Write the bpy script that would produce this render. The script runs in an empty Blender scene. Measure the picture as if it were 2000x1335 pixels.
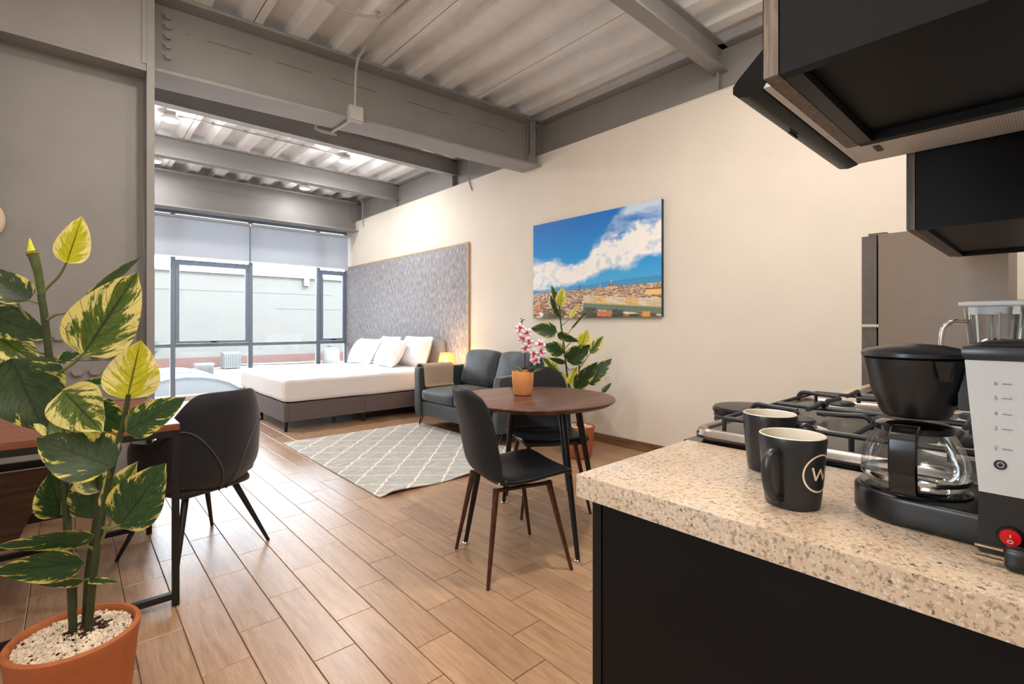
import bpy, bmesh, math, random
import numpy as np
from mathutils import Vector, Matrix, noise as mnoise

random.seed(7)
SC = bpy.context.scene
COL = SC.collection
R = math.radians

# ------------------------------------------------------------------ camera
FPX, CX, HY, CAMH, YAW = 960.0, 1000.0, 634.0, 1.157, R(41.9)
cam_d = bpy.data.cameras.new('camera')
cam = bpy.data.objects.new('camera', cam_d)
COL.objects.link(cam)
cam.location = (0, 0, CAMH)
cam.rotation_euler = (R(90), 0, -YAW)
cam_d.sensor_width = 36
cam_d.lens = FPX * 36 / 2000
cam_d.shift_y = -(667.5 - HY) / 2000
cam_d.clip_start = 0.02
SC.camera = cam

# ------------------------------------------------------------------ world, sun, exposure
W = bpy.data.worlds.new('sky_world')
SC.world = W
W.use_nodes = True
wn = W.node_tree.nodes
wl = W.node_tree.links
bg = wn['Background']
sky = wn.new('ShaderNodeTexSky')
sky.sky_type = 'HOSEK_WILKIE'
sky.turbidity = 6.0
sky.ground_albedo = 0.5
sky.sun_direction = (0.25, -0.62, 0.75)
mixw = wn.new('ShaderNodeMixRGB')
mixw.inputs['Fac'].default_value = 0.72
mixw.inputs['Color2'].default_value = (0.80, 0.91, 1.0, 1)
wl.new(sky.outputs['Color'], mixw.inputs['Color1'])
wl.new(mixw.outputs['Color'], bg.inputs['Color'])
bg.inputs['Strength'].default_value = 15.0

sun_d = bpy.data.lights.new('sun', 'SUN')
sun_d.energy = 10.0
sun_d.angle = R(0.6)
sun_d.color = (1.0, 0.95, 0.88)
sun = bpy.data.objects.new('sun', sun_d)
COL.objects.link(sun)
sun.rotation_euler = Vector((-0.25, 0.62, -0.75)).to_track_quat('-Z', 'Y').to_euler()

SC.view_settings.view_transform = 'Standard'
SC.view_settings.look = 'None'
SC.view_settings.gamma = 1
SC.view_settings.use_curve_mapping = False
SC.view_settings.exposure = 0.42
SC.cycles.max_bounces = 10
SC.cycles.diffuse_bounces = 6
SC.cycles.glossy_bounces = 4
SC.cycles.transmission_bounces = 8
SC.cycles.transparent_max_bounces = 12
SC.cycles.caustics_reflective = False
SC.cycles.caustics_refractive = False
SC.cycles.sample_clamp_indirect = 6

LAMP_ROOM = 40.0      # watts of one ceiling lamp in the front bays (warm)
LAMP_BED = 33.0       # watts of one ceiling lamp over the bed
LAMP_WARM = (1.0, 0.90, 0.80)
LAMP_COOL = (1.0, 0.985, 0.965)

# a big soft daylight area in the window opening would be a trick; portals only guide the sampling
pd2 = bpy.data.lights.new('window_portal', 'AREA')
pd2.shape = 'RECTANGLE'
pd2.size = 0.42
pd2.size_y = 0.75
pd2.cycles.is_portal = True
po2 = bpy.data.objects.new('window_portal', pd2)
COL.objects.link(po2)
po2.location = (-0.62, 0.525, 1.39)
po2.rotation_euler = (R(90), 0, R(-90))
for i, (x0, x1) in enumerate([(-0.45, 3.88)]):
    pd = bpy.data.lights.new('window_portal', 'AREA')
    pd.shape = 'RECTANGLE'
    pd.size = x1 - x0
    pd.size_y = 2.9
    pd.cycles.is_portal = True
    po = bpy.data.objects.new('window_portal', pd)
    COL.objects.link(po)
    po.location = ((x0 + x1) / 2, 9.2, 1.5)
    po.rotation_euler = (R(-90), 0, 0)

# ------------------------------------------------------------------ view geometry helpers (pixel of the 2000x1335 photograph -> world)
SN, CS = math.sin(YAW), math.cos(YAW)
def ray(u):
    a = (u - CX) / FPX
    return SN + a * CS, CS - a * SN
def at(u, v, d):
    x, y = ray(u)
    return Vector((x * d, y * d, CAMH + d * (HY - v) / FPX))
def atz(u, v, z):
    return at(u, v, (z - CAMH) * FPX / (HY - v))
def atY(u, v, Y):
    return at(u, v, Y / ray(u)[1])
def px(p):
    f = p[0] * SN + p[1] * CS
    r = p[0] * CS - p[1] * SN
    if f <= 0.01: return None
    return CX + FPX * r / f, HY - FPX * (p[2] - CAMH) / f, f

# ------------------------------------------------------------------ materials
def lin(c):
    return tuple((v / 255 / 12.92) if v / 255 <= 0.04045 else ((v / 255 + 0.055) / 1.055) ** 2.4 for v in c) + (1,)

class NT:
    def __init__(s, name):
        s.m = bpy.data.materials.new(name)
        s.m.use_nodes = True
        s.n = s.m.node_tree.nodes
        s.l = s.m.node_tree.links
        s.p = s.n['Principled BSDF']
        s.out = s.n['Material Output']
    def new(s, t, **kw):
        nd = s.n.new(t)
        for k, v in kw.items():
            if k in nd.inputs: nd.inputs[k].default_value = v
            else: setattr(nd, k, v)
        return nd
    def link(s, a, b): s.l.new(a, b)
    def coords(s, scale=(1, 1, 1), kind='Object', rot=(0, 0, 0)):
        tc = s.new('ShaderNodeTexCoord')
        mp = s.new('ShaderNodeMapping')
        mp.inputs['Scale'].default_value = scale
        mp.inputs['Rotation'].default_value = rot
        s.link(tc.outputs[kind], mp.inputs['Vector'])
        return mp.outputs['Vector']
    def noise(s, vec, scale=5, detail=4, rough=0.55, dist=0):
        n = s.new('ShaderNodeTexNoise')
        n.inputs['Scale'].default_value = scale
        n.inputs['Detail'].default_value = detail
        n.inputs['Roughness'].default_value = rough
        n.inputs['Distortion'].default_value = dist
        if vec is not None: s.link(vec, n.inputs['Vector'])
        return n.outputs['Fac']
    def ramp(s, fac, stops):
        r = s.new('ShaderNodeValToRGB')
        els = r.color_ramp.elements
        while len(els) < len(stops): els.new(0.5)
        for e, (p, c) in zip(els, stops):
            e.position = p
            e.color = c if len(c) == 4 else lin(c)
        s.link(fac, r.inputs['Fac'])
        return r.outputs['Color']
    def mix(s, fac, a, b, mode='MIX'):
        m = s.new('ShaderNodeMixRGB', blend_type=mode)
        for sock, v in ((m.inputs['Fac'], fac), (m.inputs['Color1'], a), (m.inputs['Color2'], b)):
            if hasattr(v, 'is_output'): s.link(v, sock)
            else: sock.default_value = v
        return m.outputs['Color']
    def math(s, op, a, b=0.5, c=None):
        m = s.new('ShaderNodeMath', operation=op)
        for i, v in enumerate((a, b, c)):
            if v is None: continue
            if hasattr(v, 'is_output'): s.link(v, m.inputs[i])
            else: m.inputs[i].default_value = v
        return m.outputs[0]
    def color(s, sock): s.link(sock, s.p.inputs['Base Color'])
    def bump(s, fac, strength=0.2, dist=0.002):
        b = s.new('ShaderNodeBump')
        b.inputs['Strength'].default_value = strength
        b.inputs['Distance'].default_value = dist
        s.link(fac, b.inputs['Height'])
        s.link(b.outputs['Normal'], s.p.inputs['Normal'])

def mat(name, col, rough=0.5, metal=0.0, spec=0.5, vary=0.08, vscale=14, bump=0.0, bscale=120, stretch=(1, 1, 1), sheen=0):
    """plain procedural material: colour with a slight noise variation and a fine relief"""
    t = NT(name)
    v = t.coords(stretch)
    c = lin(col)
    lo = tuple(x * (1 - vary) for x in c[:3]) + (1,)
    hi = tuple(min(1, x * (1 + vary)) for x in c[:3]) + (1,)
    t.color(t.ramp(t.noise(v, vscale, 3), [(0.3, lo), (0.7, hi)]))
    t.p.inputs['Roughness'].default_value = rough
    t.p.inputs['Metallic'].default_value = metal
    t.p.inputs['Specular IOR Level'].default_value = spec
    if sheen:
        t.p.inputs['Sheen Weight'].default_value = sheen
    if bump:
        t.bump(t.noise(v, bscale, 3), bump, 0.002)
    return t.m

def emit(name, col, strength):
    t = NT(name)
    t.p.inputs['Base Color'].default_value = lin(col)
    t.p.inputs['Emission Color'].default_value = lin(col)
    t.p.inputs['Emission Strength'].default_value = strength
    return t.m

def wood(name, dark, mid, light, scale=(1, 12, 12), rough=0.45, bump=0.1, nscale=3.0):
    t = NT(name)
    v = t.coords(scale)
    n1 = t.noise(v, nscale, 6, 0.6, 0.4)
    n2 = t.noise(v, nscale * 6, 3, 0.6)
    c1 = t.ramp(n1, [(0.3, dark), (0.5, mid), (0.72, light)])
    c2 = t.ramp(n2, [(0.35, (205, 205, 205)), (0.65, (255, 255, 255))])
    t.color(t.mix(0.5, c1, c2, 'MULTIPLY'))
    t.p.inputs['Roughness'].default_value = rough
    if bump: t.bump(n2, bump, 0.001)
    return t.m

def plank_mat():
    t = NT('wood_look_tile')
    oi = t.new('ShaderNodeObjectInfo')
    ge = t.new('ShaderNodeNewGeometry')
    rnd = t.math('FRACT', t.math('ADD', oi.outputs['Random'], ge.outputs['Random Per Island']))
    tc = t.new('ShaderNodeTexCoord')
    add = t.new('ShaderNodeVectorMath', operation='ADD')
    sc = t.new('ShaderNodeVectorMath', operation='SCALE')
    sc.inputs[0].default_value = (7.3, 31.7, 3.1)
    t.link(rnd, sc.inputs['Scale'])
    t.link(tc.outputs['Object'], add.inputs[0])
    t.link(sc.outputs['Vector'], add.inputs[1])
    mp = t.new('ShaderNodeMapping')
    mp.inputs['Scale'].default_value = (22, 1.5, 22)
    t.link(add.outputs['Vector'], mp.inputs['Vector'])
    n1 = t.noise(mp.outputs['Vector'], 1.4, 6, 0.6, 1.2)
    n2 = t.noise(mp.outputs['Vector'], 9, 4, 0.6)
    n3 = t.noise(add.outputs['Vector'], 5, 3, 0.5)
    c = t.ramp(n1, [(0.28, (164, 130, 102)), (0.45, (184, 149, 118)), (0.6, (194, 160, 128)), (0.78, (206, 175, 144))])
    c = t.mix(0.35, c, t.ramp(n2, [(0.35, (184, 178, 172)), (0.6, (255, 255, 255))]), 'MULTIPLY')
    c = t.mix(0.5, c, t.ramp(rnd, [(0.0, (214, 204, 196)), (0.5, (236, 229, 222)), (1.0, (255, 250, 242))]), 'MULTIPLY')
    c = t.mix(0.25, c, t.ramp(n3, [(0.3, (200, 190, 180)), (0.7, (255, 255, 255))]), 'MULTIPLY')
    t.color(c)
    t.p.inputs['Roughness'].default_value = 0.31
    t.p.inputs['Specular IOR Level'].default_value = 0.9
    t.bump(n2, 0.12, 0.0015)
    return t.m

def granite_mat():
    t = NT('speckled_granite')
    v = t.coords((1, 1, 1))
    n1 = t.noise(v, 9, 3, 0.6)
    n2 = t.noise(v, 150, 4, 0.65)
    n3 = t.noise(v, 210, 3, 0.7)
    n4 = t.noise(v, 120, 3, 0.6)
    c = t.ramp(n1, [(0.3, (186, 162, 134)), (0.55, (196, 176, 154)), (0.75, (182, 172, 162))])
    c = t.mix(t.ramp(n2, [(0.38, (0.75, 0.75, 0.75, 1)), (0.48, (0, 0, 0, 1))]), c, lin((122, 102, 82)))
    c = t.mix(t.ramp(n3, [(0.55, (0, 0, 0, 1)), (0.66, (0.6, 0.6, 0.6, 1))]), c, lin((232, 220, 204)))
    c = t.mix(t.ramp(n4, [(0.325, (0.85, 0.85, 0.85, 1)), (0.37, (0, 0, 0, 1))]), c, lin((62, 50, 41)))
    t.color(c)
    t.p.inputs['Roughness'].default_value = 0.28
    t.bump(n2, 0.03, 0.001)
    return t.m

def felt_mat():
    t = NT('grey_felt_wallcovering')
    n1 = t.noise(t.coords((1, 15, 5)), 2.2, 6, 0.75, 0.3)
    n2 = t.noise(t.coords((1, 60, 60)), 4, 3, 0.6)
    c = t.ramp(n1, [(0.32, (124, 124, 130)), (0.5, (162, 162, 168)), (0.68, (206, 206, 212))])
    t.color(t.mix(0.3, c, t.ramp(n2, [(0.35, (170, 170, 170)), (0.65, (255, 255, 255))]), 'MULTIPLY'))
    t.p.inputs['Roughness'].default_value = 0.95
    t.bump(n2, 0.25, 0.003)
    return t.m

def rug_mat():
    t = NT('trellis_weave')
    tc = t.new('ShaderNodeTexCoord')
    sep = t.new('ShaderNodeSeparateXYZ')
    wob = t.new('ShaderNodeTexNoise')
    wob.inputs['Scale'].default_value = 14
    wob.inputs['Detail'].default_value = 2
    mv = t.new('ShaderNodeVectorMath', operation='MULTIPLY_ADD')
    t.link(tc.outputs['Object'], wob.inputs['Vector'])
    t.link(wob.outputs['Color'], mv.inputs[0])
    mv.inputs[1].default_value = (0.05, 0.05, 0)
    t.link(tc.outputs['Object'], mv.inputs[2])
    t.link(mv.outputs['Vector'], sep.inputs['Vector'])
    x, y = sep.outputs['X'], sep.outputs['Y']
    def lines(sx, w):
        u = t.math('DIVIDE', t.math('MULTIPLY_ADD', x, sx, y), 0.30)
        f = t.math('ABSOLUTE', t.math('SUBTRACT', t.math('FRACT', u), 0.5))
        return t.math('GREATER_THAN', f, w)
    m = t.math('MAXIMUM', lines(-1.05, 0.463), t.math('MULTIPLY', lines(0.9, 0.470), 0.7))
    n1 = t.noise(t.coords((4, 16, 1), rot=(0, 0, 0.5)), 2.5, 4, 0.6)
    base = t.ramp(n1, [(0.3, (158, 156, 152)), (0.5, (184, 182, 178)), (0.7, (206, 204, 200))])
    t.color(t.mix(m, base, lin((238, 232, 220))))
    t.p.inputs['Roughness'].default_value = 0.95
    t.bump(t.noise(t.coords((1, 1, 1)), 160, 3), 0.3, 0.003)
    return t.m

def leaf_mat(name, amount, deep, mid, pale):
    """variegated leaf: pale patches run outward from the midrib; u along the leaf, v across it"""
    t = NT(name)
    tc = t.new('ShaderNodeTexCoord')
    oi = t.new('ShaderNodeObjectInfo')
    sep = t.new('ShaderNodeSeparateXYZ')
    t.link(tc.outputs['UV'], sep.inputs['Vector'])
    u, v = sep.outputs['X'], sep.outputs['Y']
    av = t.math('ABSOLUTE', v)
    comb = t.new('ShaderNodeCombineXYZ')
    # slanted vein coordinate
    t.link(t.math('MULTIPLY', t.math('SUBTRACT', u, t.math('MULTIPLY', av, 0.38)), 8.5), comb.inputs['X'])
    t.link(t.math('MULTIPLY', v, 1.7), comb.inputs['Y'])
    t.link(t.math('MULTIPLY', oi.outputs['Random'], 37.0), comb.inputs['Z'])
    n1 = t.noise(comb.outputs['Vector'], 0.8, 6, 0.72, 0.5)
    n2 = t.noise(comb.outputs['Vector'], 2.6, 4, 0.6)
    k = t.math('ADD', n1, t.math('MULTIPLY', t.math('SUBTRACT', av, 0.45), 0.27))
    g = t.mix(t.ramp(n2, [(0.35, (0, 0, 0, 1)), (0.65, (1, 1, 1, 1))]), lin(deep), lin(mid))
    c = t.mix(t.ramp(k, [(amount - 0.02, (0, 0, 0, 1)), (amount + 0.03, (1, 1, 1, 1))]), g, lin(pale))
    # midrib and side veins
    rib = t.math('LESS_THAN', av, 0.04)
    sv = t.math('ABSOLUTE', t.math('SUBTRACT', t.math('FRACT', t.math('MULTIPLY', t.math('SUBTRACT', u, t.math('MULTIPLY', av, 0.3)), 7.0)), 0.5))
    vein = t.math('MAXIMUM', rib, t.math('MULTIPLY', t.math('LESS_THAN', sv, 0.035), 0.7))
    c = t.mix(t.math('MULTIPLY', vein, 0.75), c, lin((30, 42, 20)))
    t.color(c)
    t.p.inputs['Roughness'].default_value = 0.42
    tr = t.new('ShaderNodeBsdfTranslucent')
    t.link(c, tr.inputs['Color'])
    mx = t.new('ShaderNodeMixShader')
    mx.inputs['Fac'].default_value = 0.33
    t.link(t.p.outputs['BSDF'], mx.inputs[1])
    t.link(tr.outputs['BSDF'], mx.inputs[2])
    t.link(mx.outputs['Shader'], t.out.inputs['Surface'])
    return t.m

def glass_thin(name, tint=(1, 1, 1, 1), gloss=1.0, rough=0.02):
    t = NT(name)
    tr = t.new('ShaderNodeBsdfTransparent')
    tr.inputs['Color'].default_value = tint
    gl = t.new('ShaderNodeBsdfGlossy')
    gl.inputs['Roughness'].default_value = rough
    fr = t.new('ShaderNodeFresnel')
    fr.inputs['IOR'].default_value = 1.45
    f = t.math('MULTIPLY', fr.outputs['Fac'], gloss)
    mx = t.new('ShaderNodeMixShader')
    t.link(f, mx.inputs['Fac'])
    t.link(tr.outputs['BSDF'], mx.inputs[1])
    t.link(gl.outputs['BSDF'], mx.inputs[2])
    t.link(mx.outputs['Shader'], t.out.inputs['Surface'])
    return t.m

def translucent(name, col, fac=0.5, rough=0.8):
    t = NT(name)
    n = t.noise(t.coords((1, 1, 1)), 300, 2)
    c = t.ramp(n, [(0.3, tuple(x * 0.96 for x in lin(col)[:3]) + (1,)), (0.7, lin(col))])
    t.color(c)
    t.p.inputs['Roughness'].default_value = rough
    tr = t.new('ShaderNodeBsdfTranslucent')
    t.link(c, tr.inputs['Color'])
    mx = t.new('ShaderNodeMixShader')
    mx.inputs['Fac'].default_value = fac
    t.link(t.p.outputs['BSDF'], mx.inputs[1])
    t.link(tr.outputs['BSDF'], mx.inputs[2])
    t.link(mx.outputs['Shader'], t.out.inputs['Surface'])
    return t.m

def attr_mat(name, layer, rough=0.6):
    t = NT(name)
    a = t.new('ShaderNodeVertexColor', layer_name=layer)
    t.color(a.outputs['Color'])
    t.p.inputs['Roughness'].default_value = rough
    t.bump(t.noise(t.coords((1, 1, 1)), 900, 2), 0.1, 0.0005)
    return t.m

M = {}
M['wall'] = mat('cream_wall_paint', (231, 224, 213), 0.85, vary=0.02, vscale=3, bump=0.05, bscale=90)
M['white_wall'] = mat('white_wall_paint', (226, 222, 214), 0.85, vary=0.02, vscale=3)
M['steel'] = mat('grey_painted_steel', (146, 144, 143), 0.55, vary=0.05, vscale=4, bump=0.06, bscale=60)
M['deck'] = mat('painted_steel_deck', (228, 228, 229), 0.5, vary=0.04, vscale=6)
M['bolt'] = mat('painted_bolt_steel', (146, 143, 140), 0.5, vary=0.05)
M['weld'] = mat('weld_line', (84, 78, 72), 0.7)
M['tile'] = plank_mat()
M['grout'] = mat('dark_grout', (92, 72, 56), 0.9)
M['skirting'] = wood('brown_skirting_tile', (92, 66, 44), (128, 96, 66), (150, 116, 84), (14, 1.2, 14))
M['granite'] = granite_mat()
M['black_board'] = mat('black_melamine', (15, 14, 14), 0.45, spec=0.15, vary=0.15, vscale=5, bump=0.03, bscale=40)
M['black_edge'] = mat('black_edge_band', (16, 15, 15), 0.35, spec=0.25, vary=0.1)
M['brown_edge'] = wood('grey_brown_edge_band', (64, 52, 44), (100, 84, 72), (132, 114, 98), (30, 30, 2), bump=0.1)
M['steel_hood'] = mat('black_enamel', (7, 7, 8), 0.35, spec=0.15, vary=0.05)
M['alu'] = mat('brushed_aluminium', (216, 212, 210), 0.45, 0.2, vary=0.05, vscale=40)
M['chrome'] = mat('polished_chrome', (214, 212, 210), 0.15, 1.0, vary=0.03)
M['stainless'] = mat('brushed_stainless', (150, 143, 138), 0.36, 1.0, vary=0.06, stretch=(1, 40, 1))
M['fridge'] = mat('taupe_fridge_enamel', (128, 113, 99), 0.35, vary=0.02)
M['fridge_door'] = mat('dark_grey_fridge_door', (92, 84, 80), 0.4, vary=0.12, vscale=20)
M['iron'] = mat('cast_iron', (34, 36, 40), 0.45, vary=0.15, bump=0.15, bscale=200)
M['cooktop'] = mat('dark_cooktop_steel', (70, 66, 64), 0.3, 0.3)
M['blackplastic'] = mat('black_plastic', (20, 20, 21), 0.32, vary=0.08)
M['blackgloss'] = mat('glossy_black_plastic', (14, 14, 15), 0.15, vary=0.05)
M['bluelid'] = mat('blue_black_plastic_lid', (34, 38, 44), 0.3, vary=0.05)
M['frosted'] = translucent('frosted_water_tank', (206, 208, 208), 0.2, 0.35)
M['glass'] = glass_thin('clear_glass')
M['carafe'] = glass_thin('carafe_glass', (0.98, 0.99, 0.99, 1), 0.55)
M['jar'] = glass_thin('blender_jar_plastic', (0.95, 0.96, 0.97, 1), 2.2, 0.08)
M['whiteplastic'] = mat('white_plastic', (240, 242, 244), 0.4, vary=0.02)
M['red'] = mat('red_rocker', (196, 18, 24), 0.25, vary=0.05)
M['brass'] = mat('brass_prong', (206, 186, 150), 0.3, 1.0)
M['mug'] = mat('matt_black_glaze', (28, 29, 32), 0.35, vary=0.06)
M['mugin'] = mat('cream_glaze', (222, 214, 198), 0.25, vary=0.02)
M['print'] = mat('cream_print', (226, 206, 182), 0.5, vary=0.02)
M['ink'] = mat('grey_ink', (124, 126, 128), 0.6)
M['walnut'] = wood('walnut_tabletop', (66, 40, 30), (98, 62, 48), (132, 92, 74), (1.2, 11, 11), 0.33, 0.05, 2.4)
M['walnut_desk'] = wood('reddish_brown_desktop', (104, 58, 40), (136, 80, 56), (160, 100, 72), (1.2, 9, 9), 0.3, 0.05, 2.4)
M['leg_walnut'] = wood('walnut_print_metal_leg', (46, 24, 16), (80, 44, 30), (112, 68, 48), (30, 30, 2), 0.35, 0.03)
M['blackmetal'] = mat('black_powder_coated_metal', (20, 20, 22), 0.4, vary=0.08)
M['shell'] = mat('charcoal_fabric', (27, 29, 33), 0.75, spec=0.3, vary=0.12, vscale=60, bump=0.15, bscale=500, sheen=0.08)
M['seatpad'] = mat('black_leatherette', (22, 25, 31), 0.38, vary=0.1, bump=0.08, bscale=300)
M['velvet'] = mat('navy_black_velvet', (24, 25, 34), 0.6, spec=0.3, vary=0.08, vscale=8, sheen=0.25)
M['piping'] = mat('charcoal_piping', (70, 72, 84), 0.6)
M['sofa'] = mat('slate_sofa_fabric', (44, 53, 60), 0.55, vary=0.08, vscale=10, bump=0.1, bscale=400, sheen=0.3)
M['throw'] = mat('beige_knit_throw', (190, 168, 148), 0.95, vary=0.12, vscale=120, bump=0.4, bscale=300)
M['throw_edge'] = mat('green_throw_hem', (150, 158, 74), 0.9)
M['linen'] = mat('white_bed_linen', (234, 234, 238), 0.85, vary=0.015, vscale=5, bump=0.12, bscale=16)
M['pillow'] = mat('white_pillowcase', (238, 238, 242), 0.85, vary=0.02, vscale=5, bump=0.15, bscale=14)
M['bedfabric'] = mat('mauve_grey_upholstery', (104, 94, 98), 0.8, vary=0.06, bump=0.12, bscale=300)
M['headboard'] = mat('pale_grey_upholstery', (150, 148, 152), 0.8, vary=0.05, bump=0.12, bscale=300)
M['felt'] = felt_mat()
M['oak_trim'] = mat('pale_oak_trim', (206, 178, 142), 0.5, vary=0.06)
M['nightwood'] = wood('brown_nightstand_wood', (70, 46, 32), (110, 76, 54), (140, 100, 74))
M['wicker'] = translucent('lit_wicker', (244, 214, 156), 0.6)
M['rug'] = rug_mat()
M['terracotta'] = mat('terracotta', (172, 98, 56), 0.75, vary=0.1, vscale=7, bump=0.1, bscale=60)
M['terracotta_pale'] = mat('pale_terracotta', (222, 152, 92), 0.7, vary=0.08, vscale=9)
M['pebble'] = mat('white_pebble', (222, 208, 188), 0.8, vary=0.2, vscale=40)
M['soil'] = mat('dark_bark', (62, 34, 24), 0.95, vary=0.3, vscale=60)
M['stem'] = mat('dark_green_stem', (52, 62, 34), 0.6, vary=0.25, vscale=30)
M['petiole'] = mat('olive_petiole', (112, 116, 62), 0.55, vary=0.2, vscale=30)
M['leaf_green'] = leaf_mat('green_variegated_leaf', 0.625, (28, 62, 34), (58, 92, 44), (226, 214, 112))
M['leaf_mixed'] = leaf_mat('mixed_variegated_leaf', 0.53, (62, 92, 36), (98, 120, 46), (234, 224, 140))
M['leaf_yellow'] = leaf_mat('yellow_leaf', 0.56, (188, 188, 28), (206, 204, 50), (244, 234, 160))
M['leaf_dark'] = leaf_mat('dark_leaf', 0.645, (32, 56, 30), (58, 80, 42), (214, 208, 100))
M['leaf_green_plain'] = mat('dark_green_sheath', (70, 84, 34), 0.5, vary=0.4, vscale=30)
M['leaf_yellow_plain'] = mat('yellow_sheath', (206, 206, 40), 0.5, vary=0.15, vscale=30)
M['orchid'] = mat('white_pink_petal', (240, 224, 232), 0.6, vary=0.05, vscale=90)
M['orchid_lip'] = mat('crimson_orchid_lip', (196, 40, 78), 0.5)
M['frame'] = mat('slate_window_aluminium', (120, 134, 148), 0.45, vary=0.03)
M['blind'] = translucent('grey_roller_blind', (206, 211, 218), 0.36)
M['lampcap'] = mat('lamp_housing', (232, 226, 216), 0.5, vary=0.02)
M['conduit'] = mat('painted_conduit', (176, 174, 170), 0.45, vary=0.04)
M['concrete'] = mat('pale_concrete', (72, 72, 70), 0.9, vary=0.03, vscale=0.8, bump=0.1, bscale=4)
M['roofred'] = mat('red_waterproof_coat', (66, 45, 41), 0.9, vary=0.08, vscale=2)
M['roofpeach'] = mat('peach_roof_tile', (108, 92, 80), 0.9, vary=0.05, vscale=2)
M['acwhite'] = mat('white_metal_casing', (80, 82, 82), 0.5, vary=0.02)
M['acgrille'] = mat('grey_green_grille', (44, 50, 49), 0.6)
M['dome'] = mat('pale_polycarbonate', (62, 65, 68), 0.35, vary=0.03)
M['decor_pale'] = mat('pale_beige_disc', (222, 202, 180), 0.6, vary=0.03)
M['decor_dark'] = mat('dark_rim', (56, 46, 44), 0.5)
M['woven'] = mat('woven_brown_rattan', (92, 74, 66), 0.8, vary=0.4, vscale=60, bump=0.5, bscale=90)
M['lampglow'] = emit('lamp_diffuser', (255, 232, 200), 6.0)
M['bulbglow'] = emit('warm_bulb', (255, 196, 110), 30.0)

# ------------------------------------------------------------------ mesh helpers
def newbm(): return bmesh.new()

def box(bm, x0, x1, y0, y1, z0, z1):
    vs = [bm.verts.new(p) for p in ((x0, y0, z0), (x1, y0, z0), (x1, y1, z0), (x0, y1, z0), (x0, y0, z1), (x1, y0, z1), (x1, y1, z1), (x0, y1, z1))]
    for f in ((0, 3, 2, 1), (4, 5, 6, 7), (0, 1, 5, 4), (1, 2, 6, 5), (2, 3, 7, 6), (3, 0, 4, 7)):
        bm.faces.new([vs[i] for i in f])
    return vs

def hexa(bm, pts):
    """8 points: bottom four counter-clockwise seen from above, then top four"""
    vs = [bm.verts.new(p) for p in pts]
    for f in ((0, 3, 2, 1), (4, 5, 6, 7), (0, 1, 5, 4), (1, 2, 6, 5), (2, 3, 7, 6), (3, 0, 4, 7)):
        bm.faces.new([vs[i] for i in f])

def bev(bm, w=0.004, seg=2):
    es = [e for e in bm.edges if len(e.link_faces) == 2 and e.calc_face_angle(0) > 0.5]
    bmesh.ops.bevel(bm, geom=es, offset=w, segments=seg, affect='EDGES', profile=0.5)

def frame_of(d):
    d = Vector(d).normalized()
    a = Vector((0, 0, 1)) if abs(d.z) < 0.95 else Vector((1, 0, 0))
    s = d.cross(a).normalized()
    return d, s, s.cross(d).normalized()

def rings(bm, rs, close=True, cap=True):
    """rs: list of rings of equal length"""
    vr = [[bm.verts.new(p) for p in r] for r in rs]
    n = len(vr[0])
    for a, b in zip(vr, vr[1:]):
        for i in range(n if close else n - 1):
            j = (i + 1) % n
            bm.faces.new((a[i], a[j], b[j], b[i]))
    if cap and close:
        bm.faces.new(list(reversed(vr[0])))
        bm.faces.new(vr[-1])
    return vr

def cyl(bm, p0, p1, r0, r1=None, n=12, rot=0.0):
    r1 = r0 if r1 is None else r1
    p0, p1 = Vector(p0), Vector(p1)
    d, s, t = frame_of(p1 - p0)
    rs = []
    for p, r in ((p0, r0), (p1, r1)):
        rs.append([p + (s * math.cos(rot + 2 * math.pi * i / n) + t * math.sin(rot + 2 * math.pi * i / n)) * r for i in range(n)])
    rings(bm, rs)

def smooth_path(pts, k=6):
    pts = [Vector(p) for p in pts]
    if len(pts) < 3: return pts
    out = []
    for i in range(len(pts) - 1):
        p0 = pts[max(i - 1, 0)]; p1 = pts[i]; p2 = pts[i + 1]; p3 = pts[min(i + 2, len(pts) - 1)]
        for j in range(k):
            t = j / k
            out.append(0.5 * ((2 * p1) + (p2 - p0) * t + (2 * p0 - 5 * p1 + 4 * p2 - p3) * t * t + (3 * p1 - p0 - 3 * p2 + p3) * t ** 3))
    out.append(pts[-1])
    return out

def tube(bm, pts, r, n=8, smooth=0, r_end=None):
    pts = smooth_path(pts, smooth) if smooth else [Vector(p) for p in pts]
    m = len(pts)
    up = None
    rs = []
    for i, p in enumerate(pts):
        d = (pts[min(i + 1, m - 1)] - pts[max(i - 1, 0)]).normalized()
        if up is None: _, s, up = frame_of(d)
        s = d.cross(up)
        s = s.normalized() if s.length > 1e-6 else frame_of(d)[1]
        up = s.cross(d).normalized()
        rr = r if r_end is None else r + (r_end - r) * i / (m - 1)
        rs.append([p + (s * math.cos(2 * math.pi * k / n) + up * math.sin(2 * math.pi * k / n)) * rr for k in range(n)])
    rings(bm, rs)

def lathe(bm, prof, n=32, c=(0, 0, 0), cap=True):
    c = Vector(c)
    rs = [[c + Vector((r * math.cos(2 * math.pi * i / n), r * math.sin(2 * math.pi * i / n), z)) for i in range(n)] for r, z in prof]
    rings(bm, rs, cap=cap)

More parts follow.
